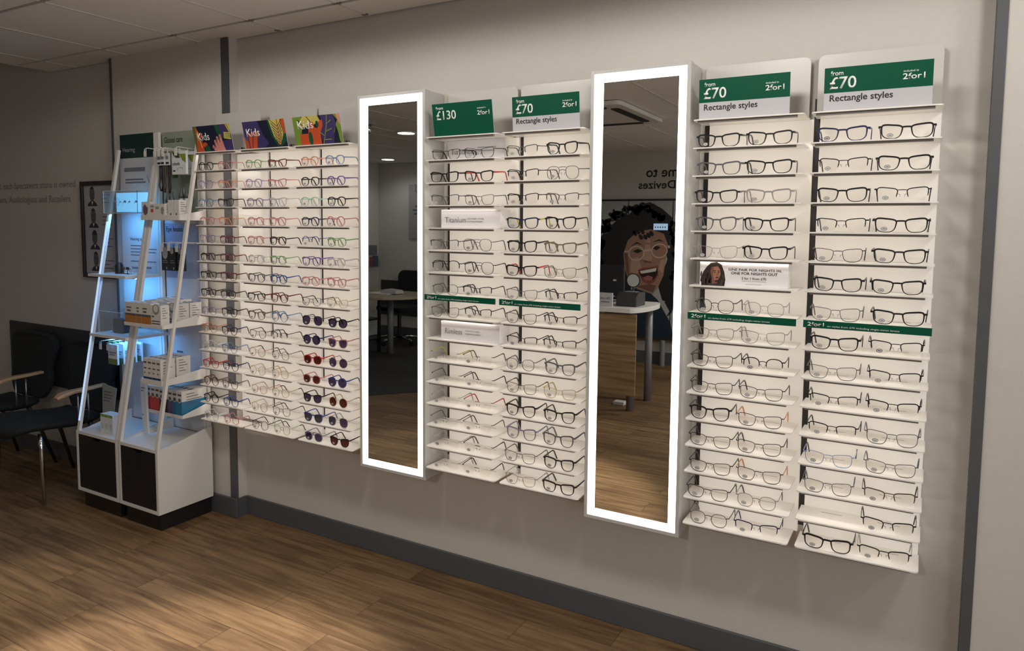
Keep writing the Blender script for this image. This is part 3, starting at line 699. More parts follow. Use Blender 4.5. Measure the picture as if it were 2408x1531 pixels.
for k, rows in STOCK.items():
    ux0, ux1 = UNITS[k][0], UNITS[k][1]; ucx = (ux0+ux1)/2
    for i, row in enumerate(rows.split('|'), 1):
        if not row: continue
        for side, code in enumerate(row.split()):
            if code == '-': continue
            body, _, tc = code.partition('/')
            c, sh, rim = body[0], body[1], body[2]; tint = body[3] if len(body) > 3 else None
            front, lens, tem, stk = proto(sh, rim)
            sc = {'K': .935, 'M': 1.03, 'R': 1.055}[k[0]] * random.uniform(.985, 1.015)
            if rim == 'f' and k[0] == 'K': sc *= .985
            words = [COLS[c][0], SHAPE[sh][0]] + ([RIM[rim]] if RIM[rim] else [])
            words.append('sunglasses,' if tint else 'glasses,')
            lab = ' '.join(words) + ' %s pair on %s shelf down, %s' % (('left', 'right')[side], ORD[i], CNAME[k])
            y = -.1365 if k != 'K1' else -.1435
            z = zrow(i) + .0004
            t = thing('eyeglasses' if not tint else 'sunglasses', lab, 'glasses' if not tint else 'sunglasses',
                      (ucx + OFFX[k][side] + random.uniform(-.004, .004), y + random.uniform(-.002, .001), z), R(random.uniform(-2.0, 2.0)) if k != 'K1' else 0,
                      'spectacles on the display wall')
            t.scale = (sc, sc*(.94 if k != 'K1' else .72), sc)
            metal = rim != 'f'; fm = fmat(c, metal)
            if rim == 'n': fm = fmat('g' if c in 'jr' else c, True)
            part('frame_front', front, [fm] + ([M_PAD] if rim != 'f' else []), t)
            for me in lens: part('lens', me, [LM[tint] if tint else M_LENS], t)
            tm = fmat(tc or c, metal)
            tip = fmat(tc, False) if tc else (fmat(c, False) if c in 'kgsr' or rim == 'n' else fmat('k' if random.random() < .6 else c, False))
            if rim == 'n' and c == 's': tip = fmat('u', False)
            for me in tem: part('temple', me, [tm] if rim == 'f' else [tm, tip], t)
            dark = random.random() < (.12 if k[0] != 'K' else .2)
            part('price_sticker', stk, [M_STKB if dark else M_STK, M_STK2], t)

# ------------------------------------------------------------------ hearing and eye care display stands
M_SWHITE = pmat('stand_white', (0.70, 0.68, 0.65), .35)
M_GRAPH = pmat('graphic_panel', (0.60, 0.60, 0.62), .5)
M_STEXT = pmat('stand_print', (.10,.10,.13), .5)
def stand(x0, x1, label, hearing):
    zt, zb, yf, yb = .409, .088, -.391, -.085
    xc = (x0+x1)/2
    t = thing('display_stand', label, 'display stand', (xc, (yf+yb)/2, 0))
    b = MB(); w = .017
    b.box(x0, x0+w, yf+.003, yb, zb, zt); b.box(x1-w, x1, yf+.003, yb, zb, zt); b.box(x0+w, x1-w, yf+.003, yb, zb, zb+w); b.box(x0+w, x1-w, yb-.01, yb, zb+w, zt-w); b.box(x0+w, x1-w, yf+.003, yb, zt-w, zt)
    for a in ((x0, x0+w, zb, zt), (x1-w, x1, zb, zt), (x0+w, x1-w, zb, zb+w), (x0+w, x1-w, zt-w, zt)): b.box(a[0], a[1], yf, yf+.0025, a[2], a[3])
    child(b, 'cabinet', M_SWHITE, t, bevel=.0012)
    d = MB(); dx0, dx1, dz0, dz1 = x0+w+.003, x1-w-.003, zb+w+.003, zt-w-.003
    poly = [(dx0, dz0), (dx1, dz0), (dx1, dz1)] + [(xc+.035*math.cos(R(a)), dz1-.016*math.sin(R(a))) for a in range(0, 181, 20)] + [(dx0, dz1)]
    d.prism(poly, lambda a, c, q: (a, q, c), yf+.002, yf+.016)
    child(d, 'door', M_BLACK, t)
    child(MB().box(x0+.022, x1-.022, yf+.024, yb, 0, zb), 'plinth', M_BLACK, t)
    for xx in ((x0, x0+.006), (x1-.006, x1)):
        up = MB(); up.prism([(yf+.06, zt), (yb, zt), (yb, zt+.05), (yb-.03, zt+.045), (yf+.10, zt+.010)], lambda a, c, q: (q, a, c), xx[0], xx[1])
        child(up, 'side_lip', M_SWHITE, t)
    gp = child(MB().box(x0-.031 if not hearing else x0-.040, x1-(.076 if hearing else .045), -.078, -.070, zt, 1.972 if hearing else 1.966), 'graphic_panel', M_GRAPH, t)
    po = MB()
    xp = x1-.022 if hearing else x1
    for px in ((xp-.052, xp-.034), (xp-.030, xp-.012)): po.box(px[0], px[1], -.094, -.0785, zt, 1.968)
    po.box(xp-.034, xp-.030, -.088, -.0785, zt, 1.968)
    child(po, 'back_post', M_SWHITE, t)
    def rail(x, w=.0095):
        m = MB(); pts = [(x, -.384, zt), (x, -.119, 1.885)]
        m.sweep(pts, [(-w,-.007),(w,-.007),(w,.007),(-w,.007)], 0, False, upv=(0,-1,.25)); return m
    child(rail(x0+.020 if hearing else x0+.012), 'rail', M_SWHITE, t)
    child(rail(x1-.009), 'rail', M_SWHITE, t)
    return t, gp
def shelf_of(t, x0, x1, yf, yb, z, name='shelf', th=.014, lip=0, side=0, zback=None):
    m = MB(); m.box(x0, x1, yf, yb, z-th, z)
    if lip: m.box(x0, x1, yf-.003, yf-.0002, z-th, z+lip)
    if side:
        for xx in ((x0-.003, x0-.0002), (x1+.0002, x1+.003)): m.prism([(yf, z-th), (yb, z-th), (yb, z+side), (yf, z+max(lip, .004))], lambda a, c, q: (q, a, c), xx[0], xx[1])
    return child(m, name, M_SWHITE, t, bevel=.0008)
HL, HRX = -3.838, -3.476
EL, ERX = -3.468, -3.152
t, gp = stand(HL, HRX, 'left bay of white display stand, hearing products lit blue, dark cabinet door', True)
pl = WP(HL, -.0782, .409)
m = MB(); pl.rect(m, -.032, .284, 1.436, 1.563, 0); child(m, 'header_print', M_GREEN2, t)
text('Hearing', pl, -.006, 1.462, .108, .031, M_STEXT if 0 else pmat('grey_white_ink', (.40,.42,.42), .5), t, .004, lift=.0010)
M_PGP = pmat('panel_grey_print', (.20,.20,.23), .5)
m = MB(); pl.lines(m, .0, 1.385, [.185], .022, .03, 0); child(m, 'heading_print', M_PGP, t)
m = MB(); pl.lines(m, .008, 1.325, [.16, .18], .009, .016, 0)
pl.decal(m, stick((.20,1.34),(.235,1.27),.002,.002), 0); pl.decal(m, stick((.235,1.27),(.255,1.235),.002,.002), 0)
child(m, 'intro_print', M_PGP, t)
m = MB(); pl.lines(m, .035, .965, [.16, .24, .22, .15], .006, .017, 0); pl.lines(m, .035, .880, [.22], .006, .017, 0)
child(m, 'body_copy', M_PGP, t)
m = MB(); pl.rect(m, .035, .10, .835, .846, 0); pl.rect(m, .135, .143, .832, .852, 0); pl.rect(m, .165, .215, .838, .85, 0)
child(m, 'logo_print', M_PGP, t)
m = MB(); pl.lines(m, .04, .53, [.05, .07], .005, .016, 0)
child(m, 'small_print', pmat('panel_grey_print', (.20,.20,.23), .5), t)
text('Hearing aids', pl, .035, .985, .125, .024, M_STEXT, t, .004)
text('Complete hearing systems', pl, .040, .560, .240, .022, pmat('teal_print', (.03,.22,.28), .5), t, .003)
shelf_of(t, HL-.040, HRX-.070, -.275, -.079, 1.224)
shelf_of(t, HL+.030, HRX-.015, -.318, -.079, .915)
for z, yy in ((1.2095, -.205), (.9005, -.23)):
    m = MB().box(HL+.03, HRX-.10, yy-.012, yy+.012, z-.006, z-.0002); child(m, 'led_profile', M_SWHITE, t)
# lit display case on the hearing stand
c = thing('display_case', 'clear acrylic case glowing bright blue with small hearing aids inside', 'display case', (-3.645, -.17, 1.545))
X0, X1, Y0, Y1, ZA, ZB_ = -3.790, -3.497, -.228, -.164, 1.545, 1.660
bx = MB(); q = .003
for a in ((X0,X1,Y0,Y0+q,ZA,ZB_),(X0,X0+q,Y0+q,Y1,ZA,ZB_),(X1-q,X1,Y0+q,Y1,ZA,ZB_),(X0+q,X1-q,Y0+q,Y1,ZB_-q,ZB_),(X0+q,X1-q,Y0+q,Y1,ZA,ZA+q)): bx.box(*a)
child(bx, 'acrylic_box', M_ACRYL, c)
child(MB().box(X0+.022, X1-q-.001, Y1-.008, Y1-.002, ZA+q+.004, ZB_-q-.004), 'light_panel', emat('blue_light_panel', (.11,.55,1.0), 1.0), c)
child(MB().box(X0+.06, X1-.06, Y1+.0002, -.0784, ZA+.03, ZA+.06), 'bracket', M_SWHITE, c)
ed = MB(); ed.tube([(X0,Y0,ZA),(X0,Y0,ZB_)], .0016, 0, 5); ed.tube([(X0,Y0,ZB_),(X1,Y0,ZB_)], .0016, 0, 5); ed.tube([(X0,Y0,ZA),(X1,Y0,ZA)], .0016, 0, 5); ed.tube([(X1,Y0,ZA),(X1,Y0,ZB_)], .0012, 1, 5)
child(ed, 'bright_edge', [pmat('acrylic_edge', (.70,.82,.9), .3), pmat('acrylic_edge_dark', (.04,.12,.22), .3)], c)
M_AID = pmat('hearing_aid_blue', (.03,.10,.30), .4); M_AID2 = pmat('hearing_aid_pale', (.35,.50,.62), .4); M_AIDP = pmat('hearing_aid_pink', (.55,.22,.34), .4)
def aid(x, z, y, s, mat, label, cc=None, tubed=True, stem=True):
    m = MB(); m.tube([(x-.5*s, y, z-.2*s), (x-.2*s, y, z+.35*s), (x+.25*s, y, z+.45*s), (x+.6*s, y, z+.1*s), (x+.5*s, y, z-.35*s)], .26*s, 0, 8, scales=[.5, 1, 1.1, .9, .4])
    if tubed: m.tube([(x-.5*s, y, z-.2*s), (x-.8*s, y-.002, z-.1*s), (x-.95*s, y-.002, z-.5*s), (x-.7*s, y-.002, z-.8*s)], .08*s, 0, 5)
    o = m.build('hearing_aid', mat, None, True); tag(o, label, 'hearing aid', 'hearing aids on the blue stand'); return o
px_ = ZA + .058
pegz = MB()
for i, (x, s, mt, lb) in enumerate(((-3.742, .013, M_AIDP, 'large clear ear model with pink hearing aid inside the blue case'), (-3.690, .008, M_AID2, 'pale hearing aid, second from left inside the blue case'), (-3.652, .013, M_AID, 'dark blue hearing aid in the middle of the blue case'),
                          (-3.612, .010, M_AIDP, 'pink hearing aid, second from right inside the blue case'), (-3.556, .011, M_AID, 'blue hearing aid right of the divider inside the blue case'))):
    aid(x, px_, -.198, s, mt, lb); pegz.tube([(x, -.198+.2*s, px_), (x, Y1-.0085, px_)], .0012)
child(pegz, 'peg', M_ACRYL, c)
em = MB(); em.lathe([(.004,-.024),(.022,-.016),(.026,.004),(.020,.022),(.006,.027)], (-3.742,-.198,px_), 14); child(em, 'ear_model', M_ACRYL, c, smooth=True)
# hearing aids standing on the middle shelf
z = 1.2245
o = MB().lathe([(.021,0),(.022,.01),(.020,.045),(.012,.058),(.010,.060)], (-3.742,-.185,z), 16).build('camera_dome', M_BLACK, None, True); tag(o, 'black rounded earphone case on the middle shelf of the hearing stand', 'case')
for i, (x, mt, lb) in enumerate(((-3.700, pmat('brown_plastic', (.16,.06,.03), .4), 'brown hearing aid next to the black case on middle shelf'), (-3.668, M_BLACK, 'black hearing aid on the middle shelf'), (-3.640, pmat('silver_plastic', (.45,.47,.5), .3), 'silver hearing aid near the right end of middle shelf'))):
    m = MB(); m.tube([(x-.010,-.185,z+.024),(x-.004,-.185,z+.034),(x+.006,-.185,z+.034),(x+.011,-.185,z+.022)], .005, 0, 8, scales=[.6,1,1,.5]); m.box(x-.008,x+.008,-.190,-.180,z,z+.004); m.tube([(x,-.185,z+.003),(x,-.185,z+.03)], .0015)
    tag(m.build('hearing_aid', mt, None, True), lb, 'hearing aid', 'hearing aids on the blue stand')
o = MB().box(-3.655, -3.585, -.165, -.095, z, z+.012).box(-3.650, -3.590, -.160, -.100, z+.0122, z+.02).build('charger_base', M_ACRYL); tag(o, 'clear flat tray at the right end of the middle hearing shelf', 'tray')
# case and device on the lower hearing shelf
z = .9155
c = thing('display_cover', 'clear open acrylic cover over dark device on the lower hearing shelf', 'display case', (-3.70, -.22, z))
bx = MB()
for a in ((-3.775,-3.772,-.285,-.12,z,z+.118),(-3.562,-3.559,-.285,-.12,z,z+.118),(-3.772,-3.562,-.285,-.282,z,z+.118),(-3.772,-3.562,-.282,-.12,z+.115,z+.118)): bx.box(*a)
child(bx, 'acrylic_box', M_ACRYL, c)
ed = MB(); ed.tube([(-3.775,-.285,z+.118),(-3.559,-.285,z+.118)], .0014, 0, 5); ed.tube([(-3.775,-.285,z+.001),(-3.775,-.285,z+.118)], .0014, 0, 5)
child(ed, 'bright_edge', pmat('acrylic_edge', (.70,.82,.9), .3), c)
c = thing('charging_case', 'small dark blue square device standing on the lower hearing shelf', 'device', (-3.69, -.215, z))
m = MB(); m.prism(rounded(-3.735, -3.645, z, z+.074, .008), lambda a, b, d: (a, d, b), -.235, -.195); child(m, 'body', pmat('blue_black_plastic', (.020,.035,.06), .35), c, bevel=.002)
m = MB(); m.prism(rounded(-3.728, -3.655, z+.007, z+.067, .006), lambda a, b, d: (a, d, b), -.2365, -.2353); child(m, 'front_panel', pmat('blue_grey_plastic', (.05,.09,.14), .3), c)
# hooks with blister packs
def hook(t, x, z, y0=-.079, y1=-.235, n='hook'):
    m = MB()
    for dx in (-.006, .006): m.tube([(x+dx, y0, z), (x+dx, y1, z+.004), (x+dx, y1-.008, z-.002), (x+dx, y1-.008, z-.028)], .0016, 0, 6)
    m.box(x-.011, x+.011, y1-.0105, y1-.0095, z-.040, z-.012); return child(m, n, M_SWHITE, t)
STH = t
m = MB(); _zz = lambda z_: -.384 + .1796*(z_-.409); m.sweep([(HL+.020,_zz(.46)-.0085,.46),(HL+.020,_zz(1.50)-.0085,1.50)], [(-.0065,-.001),(.0065,-.001),(.0065,.001),(-.0065,.001)], 0, False, upv=(0,-1,.25)); child(m, 'led_strip', emat('pale_blue_led', (.40,.66,1.0), .75), t)
for x in (-3.770, -3.705): hook(STH, x, .868, y1=-.275)
pk = pmat('pack_green', (.03,.16,.05), .4); pkw = pmat('pack_white', (.66,.68,.70), .4)
def pack(x0, x1, y, z0, z1, mats, label, bands, cat='packet', name='blister_pack', th=.010, grp=None):
    m = MB(); m.box(x0, x1, y, y+th, z0, z1, 0)
    p = WP(x0, y-.0001, z0)
    for a in bands: p.rect(m, a[0], a[1], a[2], a[3], a[4], a[5] if len(a) > 5 else 1)
    m.tube([((x0+x1)/2-.006, y+th/2, z1-.004), ((x0+x1)/2, y+th/2, z1+.010), ((x0+x1)/2+.006, y+th/2, z1-.004)], .0012, 0, 5)
    o = m.build(name, mats); tag(o, label, cat, grp); return o
M_DK = pmat('pack_black', (.012,.013,.015), .35)
for i in range(3): pack(-3.782+.002*i, -3.748, -.245+.03*i, .800, .856, [pk, pkw, M_DK], ('front', 'second', 'rear')[i] + ' green hanging packet on the left hook of the hearing stand', [(.002,.032,.002,.020,2),(.004,.03,.028,.04,1)])
for i in range(5): pack(-3.740+.002*i, -3.660+.002*i, -.262+.032*i, .750, .856, [pkw, M_INKG, pmat('pack_olive', (.12,.17,.05), .4)], ORD[i+1] + ' white hanging packet from the front on the right hook of the hearing stand', [(.010,.07,.060,.066,1),(.010,.06,.048,.054,1),(.0,.08,.0,.030,2)], grp=None)
# leaflets in a holder and small cartons on the hearing cabinet
zc = .4095
t2 = thing('leaflet_holder', 'dark grey leaflet standing behind the small green cartons', 'leaflet', (-3.74, -.25, zc))
m = MB(); m.prism([(-3.785,zc),(-3.700,zc),(-3.682,zc+.212),(-3.812,zc+.226)], lambda a, b, d: (a, d + .10*(b-zc), b), -.280, -.277); child(m, 'leaflet', pmat('leaflet_grey', (.24,.25,.24), .5), t2)
m = MB(); p = Plane((-3.806,-.2802,zc), (1,0,0), (0,.0995,1)); p.lines(m, .016, .190, [.065,.075,.07,.055], .006, .016, 0); child(m, 'print_lines', M_STEXT, t2)
child(MB().box(-3.785,-3.700,-.286,-.2805,zc,zc+.004), 'foot', M_ACRYL, t2)
for i in range(3):
    x = -3.690 + .036*i
    m = MB().box(x, x+.034, -.345, -.290, zc, zc+.098, 0).box(x-.0004, x-.0001, -.345, -.290, zc+.03, zc+.098, 1)
    p = WP(x, -.3451, zc); p.rect(m, 0, .034, .084, .098, 1); p.rect(m, .006, .026, .02, .05, 2)
    tag(m.build('carton', [pkw, pmat('carton_green', (.20,.32,.06), .5), M_CARD]), 'small white and green carton on the hearing cabinet, %s of three' % ('left', 'middle', 'right')[i], 'carton', 'small cartons on the hearing cabinet')
m = MB(); m.sweep([(-3.490,-.30,zc+.285),(-3.488,-.295,zc+.20),(-3.484,-.285,zc+.09),(-3.470,-.265,zc+.012),(-3.462,-.25,zc+.004)], [(-.016,-.002),(.016,-.002),(.016,.002),(-.016,.002)], 0, False, upv=(0,-1,0.1))
# ---- eye care bay
t, gp = stand(EL, ERX, 'right bay of white display stand, eye care and contact lens products', False)
STE = t
pl = WP(EL-.034, -.0782, .409)
m = MB(); pl.rect(m, .004, .3035, 1.13, 1.557, 0); child(m, 'header_print', pmat('sage_print', (.28,.32,.25), .6), t)
m = MB(); pl.rect(m, .004, .3035, .80, 1.085, 0); child(m, 'lilac_print', pmat('lilac_blue_print', (.36,.38,.52), .6), t)
text('Glasses care', pl, .020, 1.502, .150, .030, M_INK, t, .010, lift=.0010)
text('Eye health', pl, .016, 1.035, .135, .034, M_INK, t, .008, lift=.0010)
m = MB(); pl.lines(m, .045, .70, [.05,.085,.095], .010, .018, 0); child(m, 'small_print', M_STEXT, t)
m = MB(); pl.lines(m, .075, .415, [.05,.10,.10], .010, .020, 0); child(m, 'body_copy', M_STEXT, t)
def tray(z, x0, x1, yf, lip, side): return shelf_of(t, x0, x1, yf, -.095, z, 'tray', .005, lip, side)
tray(1.515, EL+.006, ERX-.008, -.232, .020, .045)
tray(.992, EL+.002, ERX-.008, -.336, .012, .055)
tray(.712, -3.335, ERX-.024, -.338, .022, .050)
tray(.536, EL+.018, ERX-.002, -.250, .012, .050)
# hanging lens tube
t2 = thing('hanging_pouch', 'long narrow white packet hanging between the two stand bays', 'packet', (-3.43, -.26, .44))
m = MB(); m.sweep([(-3.437,-.262,.700),(-3.437,-.262,.560),(-3.431,-.262,.470),(-3.421,-.262,.420)], [(-.022,-.006),(.022,-.006),(.022,.006),(-.022,.006)], 0, False, upv=(0,-1,0), scales=[1,.96,.86,.6]); child(m, 'pouch', pkw, t2)
m = MB(); p = WP(-3.453,-.2685,.46); p.lines(m, .0, .20, [.03,.02], .005, .014, 0); p.lines(m, .004, .06, [.012], .004, .012, 0); child(m, 'print_lines', M_STEXT, t2)
child(MB().tube([(-3.437,-.262,.698),(-3.437,-.262,.712),(-3.437,-.0955,.714)], .0016), 'hanger', M_SWHITE, t2)
# upper hooks: cords, cloth packs, black pouches
for hx, hy in ((-3.440,-.205), (-3.400,-.180), (-3.368,-.180), (-3.335,-.180), (-3.236,-.178)): hook(STE, hx, 1.868, y1=hy)
def cord(x, y, label, col, L, loop):
    t2 = thing('glasses_cord', label, 'glasses cord', (x, y, 1.788-L), group=None)
    m = MB().box(x-.0145, x+.0145, y, y+.006, 1.786, 1.846, 0); p = WP(x-.017, y-.0001, 1.786); p.rect(m, .005, .029, .006, .016, 1); p.decal(m, ell(.017,.038,.009,.010), 2); m.tube([(x-.004,y+.003,1.844),(x,y+.003,1.864),(x+.004,y+.003,1.844)], .0012)
    child(m, 'header_card', [pkw, M_INK, M_INKG], t2)
    m = MB()
    for k in (-1, 1): m.tube([(x+.006*k, y+.009, 1.788), (x+.009*k, y+.010, 1.76), (x+.006*k, y+.010, 1.788-L*.5), (x+(.008+loop)*k, y+.010, 1.788-L*.8), (x+.002*k, y+.010, 1.788-L)], .0035, 0, 6)
    child(m, 'cord', col, t2, smooth=True)
cord(-3.400, -.168, 'black looped glasses cord hanging leftmost under Glasses care', M_BLACK, .130, .006)
cord(-3.368, -.170, 'black and tan glasses cord hanging second from left under Glasses care', pmat('tan_cord', (.07,.055,.04), .7), .138, 0)
cord(-3.335, -.166, 'dark red glasses cord hanging third from left under Glasses care', pmat('maroon_cord', (.045,.016,.02), .7), .142, 0)
M_LIME = pmat('pack_lime', (.20,.26,.03), .45); M_LEAF = pmat('pack_leaf', (.04,.10,.03), .45)
def cloth(x0, x1, y, z0, z1, label, front):
    t2 = thing('cloth_pack', label, 'cleaning cloth pack', ((x0+x1)/2, y, z0))
    m = MB(); m.prism(rounded(x0, x1, z0, z1, .004), lambda a, b, d: (a, d, b), y, y+.012); xm = (x0+x1)/2
    m.tube([(xm-.006,y+.006,z1-.002),(xm,y+.006,z1+.012),(xm+.006,y+.006,z1-.002)], .0014, 0, 5)
    child(m, 'packet', pkw, t2)
    p = WP(x0, y-.0001, z0); w, h = x1-x0, z1-z0; g = MB()
    p.decal(g, [(.0,h),(.035*w/.1,h*.83),(.06*w/.1,h*.80),(.075*w/.1,h*.60),(w,h*.48),(w,h*.86),(.6*w,h*.86),(.4*w,h*.92),(.2*w,h*.985)], 0); p.decal(g, [(.0,h*.99),(.22*w,h*.90),(.50*w,h*.84),(.62*w,h*.70),(.34*w,h*.70),(.14*w,h*.80)], 1, 3)
    p.rect(g, .07*w, .25*w, h*.13, h*.18, 2, 3)
    for a in ((.42,.78,.27,.285),(.40,.425,.17,.28),(.76,.78,.2,.28)): p.rect(g, a[0]*w, a[1]*w, a[2]*h, a[3]*h, 3, 3)
    child(g, 'print', [M_LIME, M_LEAF, M_INK, M_INKG], t2)
    if front: text('cloth', p, .07*w, h*.39, .50*w, h*.13, M_INK, t2, .01, lift=.0012)
cloth(-3.290, -3.182, -.172, 1.737, 1.853, 'white and lime cleaning cloth pack reading cloth, front of its hook', True)
cloth(-3.286, -3.178, -.130, 1.737, 1.853, 'white and lime cleaning cloth pack hanging right behind the front one', False)
o = pack(-3.318, -3.293, -.15, 1.722, 1.840, [M_LEAF, M_LIME], 'narrow dark green packet hanging left of the cloth packs', [(.0,.026,.09,.12,1)], th=.012)
hook(STE, -3.375, 1.392, y1=-.175); hook(STE, -3.318, 1.396, y1=-.175); hook(STE, -3.262, 1.392, y1=-.17); hook(STE, -3.200, 1.396, y1=-.17)
for i, (x0, x1, y, lb) in enumerate(((-3.404,-3.346,-.166,'left'), (-3.343,-3.293,-.166,'middle'), (-3.287,-3.237,-.161,'right'))):
    t2 = thing('black_pouch', '%s black printed pouch hanging under the Eye health heading' % lb, 'pouch', ((x0+x1)/2, y, 1.255))
    m = MB().box(x0, x1, y, y+.016, 1.255, 1.370, 0); xm = (x0+x1)/2; m.tube([(xm-.005,y+.008,1.368),(xm,y+.008,1.388),(xm+.005,y+.008,1.368)], .0013, 0, 5); child(m, 'pouch', M_DK, t2, bevel=.003)
    p = WP(x0, y-.0002, 1.255); m = MB(); w = x1-x0
    if i == 0: p.decal(m, ell(w*.5, .088, w*.38, .030), 0)
    else: p.decal(m, ell(w*.45, .10, w*.28, .016), 0)
    p.lines(m, w*.15, .052, [w*.6, w*.7], .003, .010, 1); p.decal(m, ell(w*.7, .012, .004, .006), 0)
    child(m, 'print', [pmat('pouch_silver', (.35,.35,.34), .4), M_INKG], t2)
# cartons and boxes
def carton(x0, x1, y0, y1, z0, z1, mats, label, bands, top=None, cat='box', name='product_box', grp=None, sideb=None):
    m = MB().box(x0, x1, y0, y1, z0, z1, 0); p = WP(x0, y0-.0001, z0)
    for a in bands:
        if len(a) == 5: p.rect(m, a[0], a[1], a[2], a[3], a[4])
        else: p.decal(m, a[0], a[1], a[2])
    ps = Plane((x1+.0001, y0, z0), (0,1,0), (0,0,1)); D = y1-y0; h = z1-z0
    if sideb is not None:
        ps.rect(m, 0, D, 0, h*sideb[0], sideb[1], 1)
    for k in range(5): ps.rect(m, D*.18, D*(.5+.3*((k*7) % 3)/2), h*(.86-.11*k), h*(.885-.11*k), len(mats)-1, 2)
    pt = Plane((x0, y0, z1+.0001), (1,0,0), (0,1,0)); pt.rect(m, (x1-x0)*.15, (x1-x0)*.8, D*.35, D*.55, len(mats)-1, 1)
    o = m.build(name, mats, bevel=0); return tag(o, label, cat, grp)
M_BOXW = pmat('box_white', (.68,.66,.63), .5); M_BOXO = pmat('box_orange', (.42,.17,.035), .5); M_BOXR = pmat('box_red', (.52,.055,.04), .5)
M_BOXB = pmat('box_blue', (.02,.17,.33), .45); M_BOXN = pmat('box_navy', (.015,.05,.14), .5); M_BOXP = pmat('box_purple', (.10,.07,.16), .5); M_PRT = pmat('box_print', (.10,.095,.09), .5); M_SAGE = pmat('box_sage', (.25,.30,.26), .5)
# top tray
z = 1.5153
carton(-3.458,-3.392,-.231,-.199,z,z+.086,[M_BOXW,pmat('box_mauve',(.13,.10,.16),.5),M_PRT],'pale carton with dark mauve shape at left end of the top tray',[([(.012,.035),(.030,.016),(.048,.03),(.052,.055),(.026,.075),(.014,.06)],1,1)])
for i, (x, bands) in enumerate(((-3.388, [(.004,.03,.058,.068,1),(.006,.026,.034,.050,2)]), (-3.348, [(.004,.03,.05,.062,1)]), (-3.308, [([(.006,.03),(.02,.02),(.03,.045),(.022,.062),(.008,.055)],1,1)]))):
    carton(x,x+.036,-.231,-.199,z,z+.076,[M_BOXW,M_SAGE,M_BOXR,M_PRT],'white and sage carton in the top tray front row, %s' % ('beside the mauve carton','second after the mauve carton','third after the mauve carton')[i], bands)
for i in range(2):
    x = -3.262+.045*i
    carton(x,x+.040,-.220,-.170,z,z+.094,[M_BOXW,M_SAGE,M_PRT],'tall plain white carton in the top tray, %s one' % ('left','right')[i], [(.016,.024,.01,.03,2)])
M_NOZ = pmat('spray_nozzle_grey', (.075,.08,.085), .4)
for i, (x, y, s) in enumerate(((-3.348,-.158,0), (-3.318,-.158,0), (-3.270,-.138,.022), (-3.228,-.138,.022))):
    t2 = thing('spray_bottle', 'cleaning spray bottle with dark nozzle on the top tray, %s' % ('leftmost of four','second of four','third of four','rightmost of four')[i], 'spray bottle', (x, y, z))
    child(MB().lathe([(.013,0),(.014,.004),(.014,.068+s),(.009,.080+s),(.009,.084+s)], (x,y,z), 16), 'bottle', M_BOXW, t2, smooth=True)
    child(MB().lathe([(.0135,.085+s),(.0135,.098+s),(.008,.112+s),(.005,.135+s),(.0045,.140+s)], (x,y,z), 16), 'nozzle', M_NOZ, t2, smooth=True)
# lens boxes tray
z = .9923; fr_ = [(-3.463,-3.376,'orange'),(-3.374,-3.332,'orange'),(-3.330,-3.254,'orange'),(-3.252,-3.178,'plain')]
for r_ in range(3):
    for i, (a, b, kd) in enumerate(fr_):
        y0 = (-.333, -.246, -.174)[r_]; a = max(a, -3.440) if r_ else a; w = b-a; h = .113-.006*(i == 3)
        bands = [(0,w,0,.046,1),(0,w,.046,.057,2),(w*.15,w*.6,.083,.089,2),(w*.2,w*.55,.066,.074,2)] if kd == 'orange' else [(ell(w*.5,.088,.026,.026),3,1),(ell(w*.5,.092,.018,.018),0,2),(w*.08,w*.3,.05,.056,2),(w*.05,w*.9,.016,.021,2),(w*.05,w*.9,.028,.033,2)]
        lab = ('white and orange lens box, %s in the %s row of the middle tray' % (('leftmost','narrow second','third from left')[i], ('front','second','rear')[r_])) if kd == 'orange' else 'plain grey and white lens box, right end of the %s row, middle tray' % ('front','second','rear')[r_]
        if r_ == 2 and i < 3: h += .006
        if r_ == 0 or i in (0, 2, 3): carton(a,b,y0,y0+(.046 if r_ == 0 else .066),z,z+h,[M_BOXW,M_BOXO,M_PRT,M_SAGE,M_PRT],lab,bands)
# small tray
z = .7123
for r_ in range(2):
    for i in range(4):
        x = -3.330+.0345*i
        carton(x,x+.033,-.332+.085*r_,-.254+.085*r_,z,z+.122,[M_BOXW,M_BOXN,M_PRT],'narrow white and navy box, %s in the %s row of the small tray' % (ORD[i+1], ('front','back')[r_]),[(0,.033,0,.030,1),(.004,.028,.098,.106,2),(.006,.026,.070,.076,2),(.006,.018,.048,.053,2)])
# bottom tray
z = .5363
for i, (x0_, w, col, nm) in enumerate(((-3.446,.0335,M_BOXR,'red'),(-3.411,.0335,M_BOXR,'red'),(-3.376,.0335,M_BOXR,'red'),(-3.341,.032,M_BLACK,'black'),(-3.307,.032,M_BLACK,'black'),(-3.273,.034,M_BOXP,'purple'),(-3.237,.036,M_BOXB,'blue'),(-3.199,.036,M_BOXB,'blue'))):
    h = .132-.004*(i > 2)
    lab = '%s and white solution box on the bottom tray, %s' % (nm, ('leftmost','second from left','third from left','left of the two black ones','right of the two black ones','between black and blue','next to the purple one','at the right end')[i])
    zz = [(0,.0),(w,.0),(w,h*.62),(w*.5,h*.54),(0,h*.62)]
    carton(x0_,x0_+w,-.244,-.104,z,z+h,[M_BOXW,col,M_PRT],lab,[(zz,1,1),(w*.12,w*.88,h*.82,h*.90,2),(ell(w*.5,h*.66,w*.3,.010),2,2)],sideb=(.60,1))

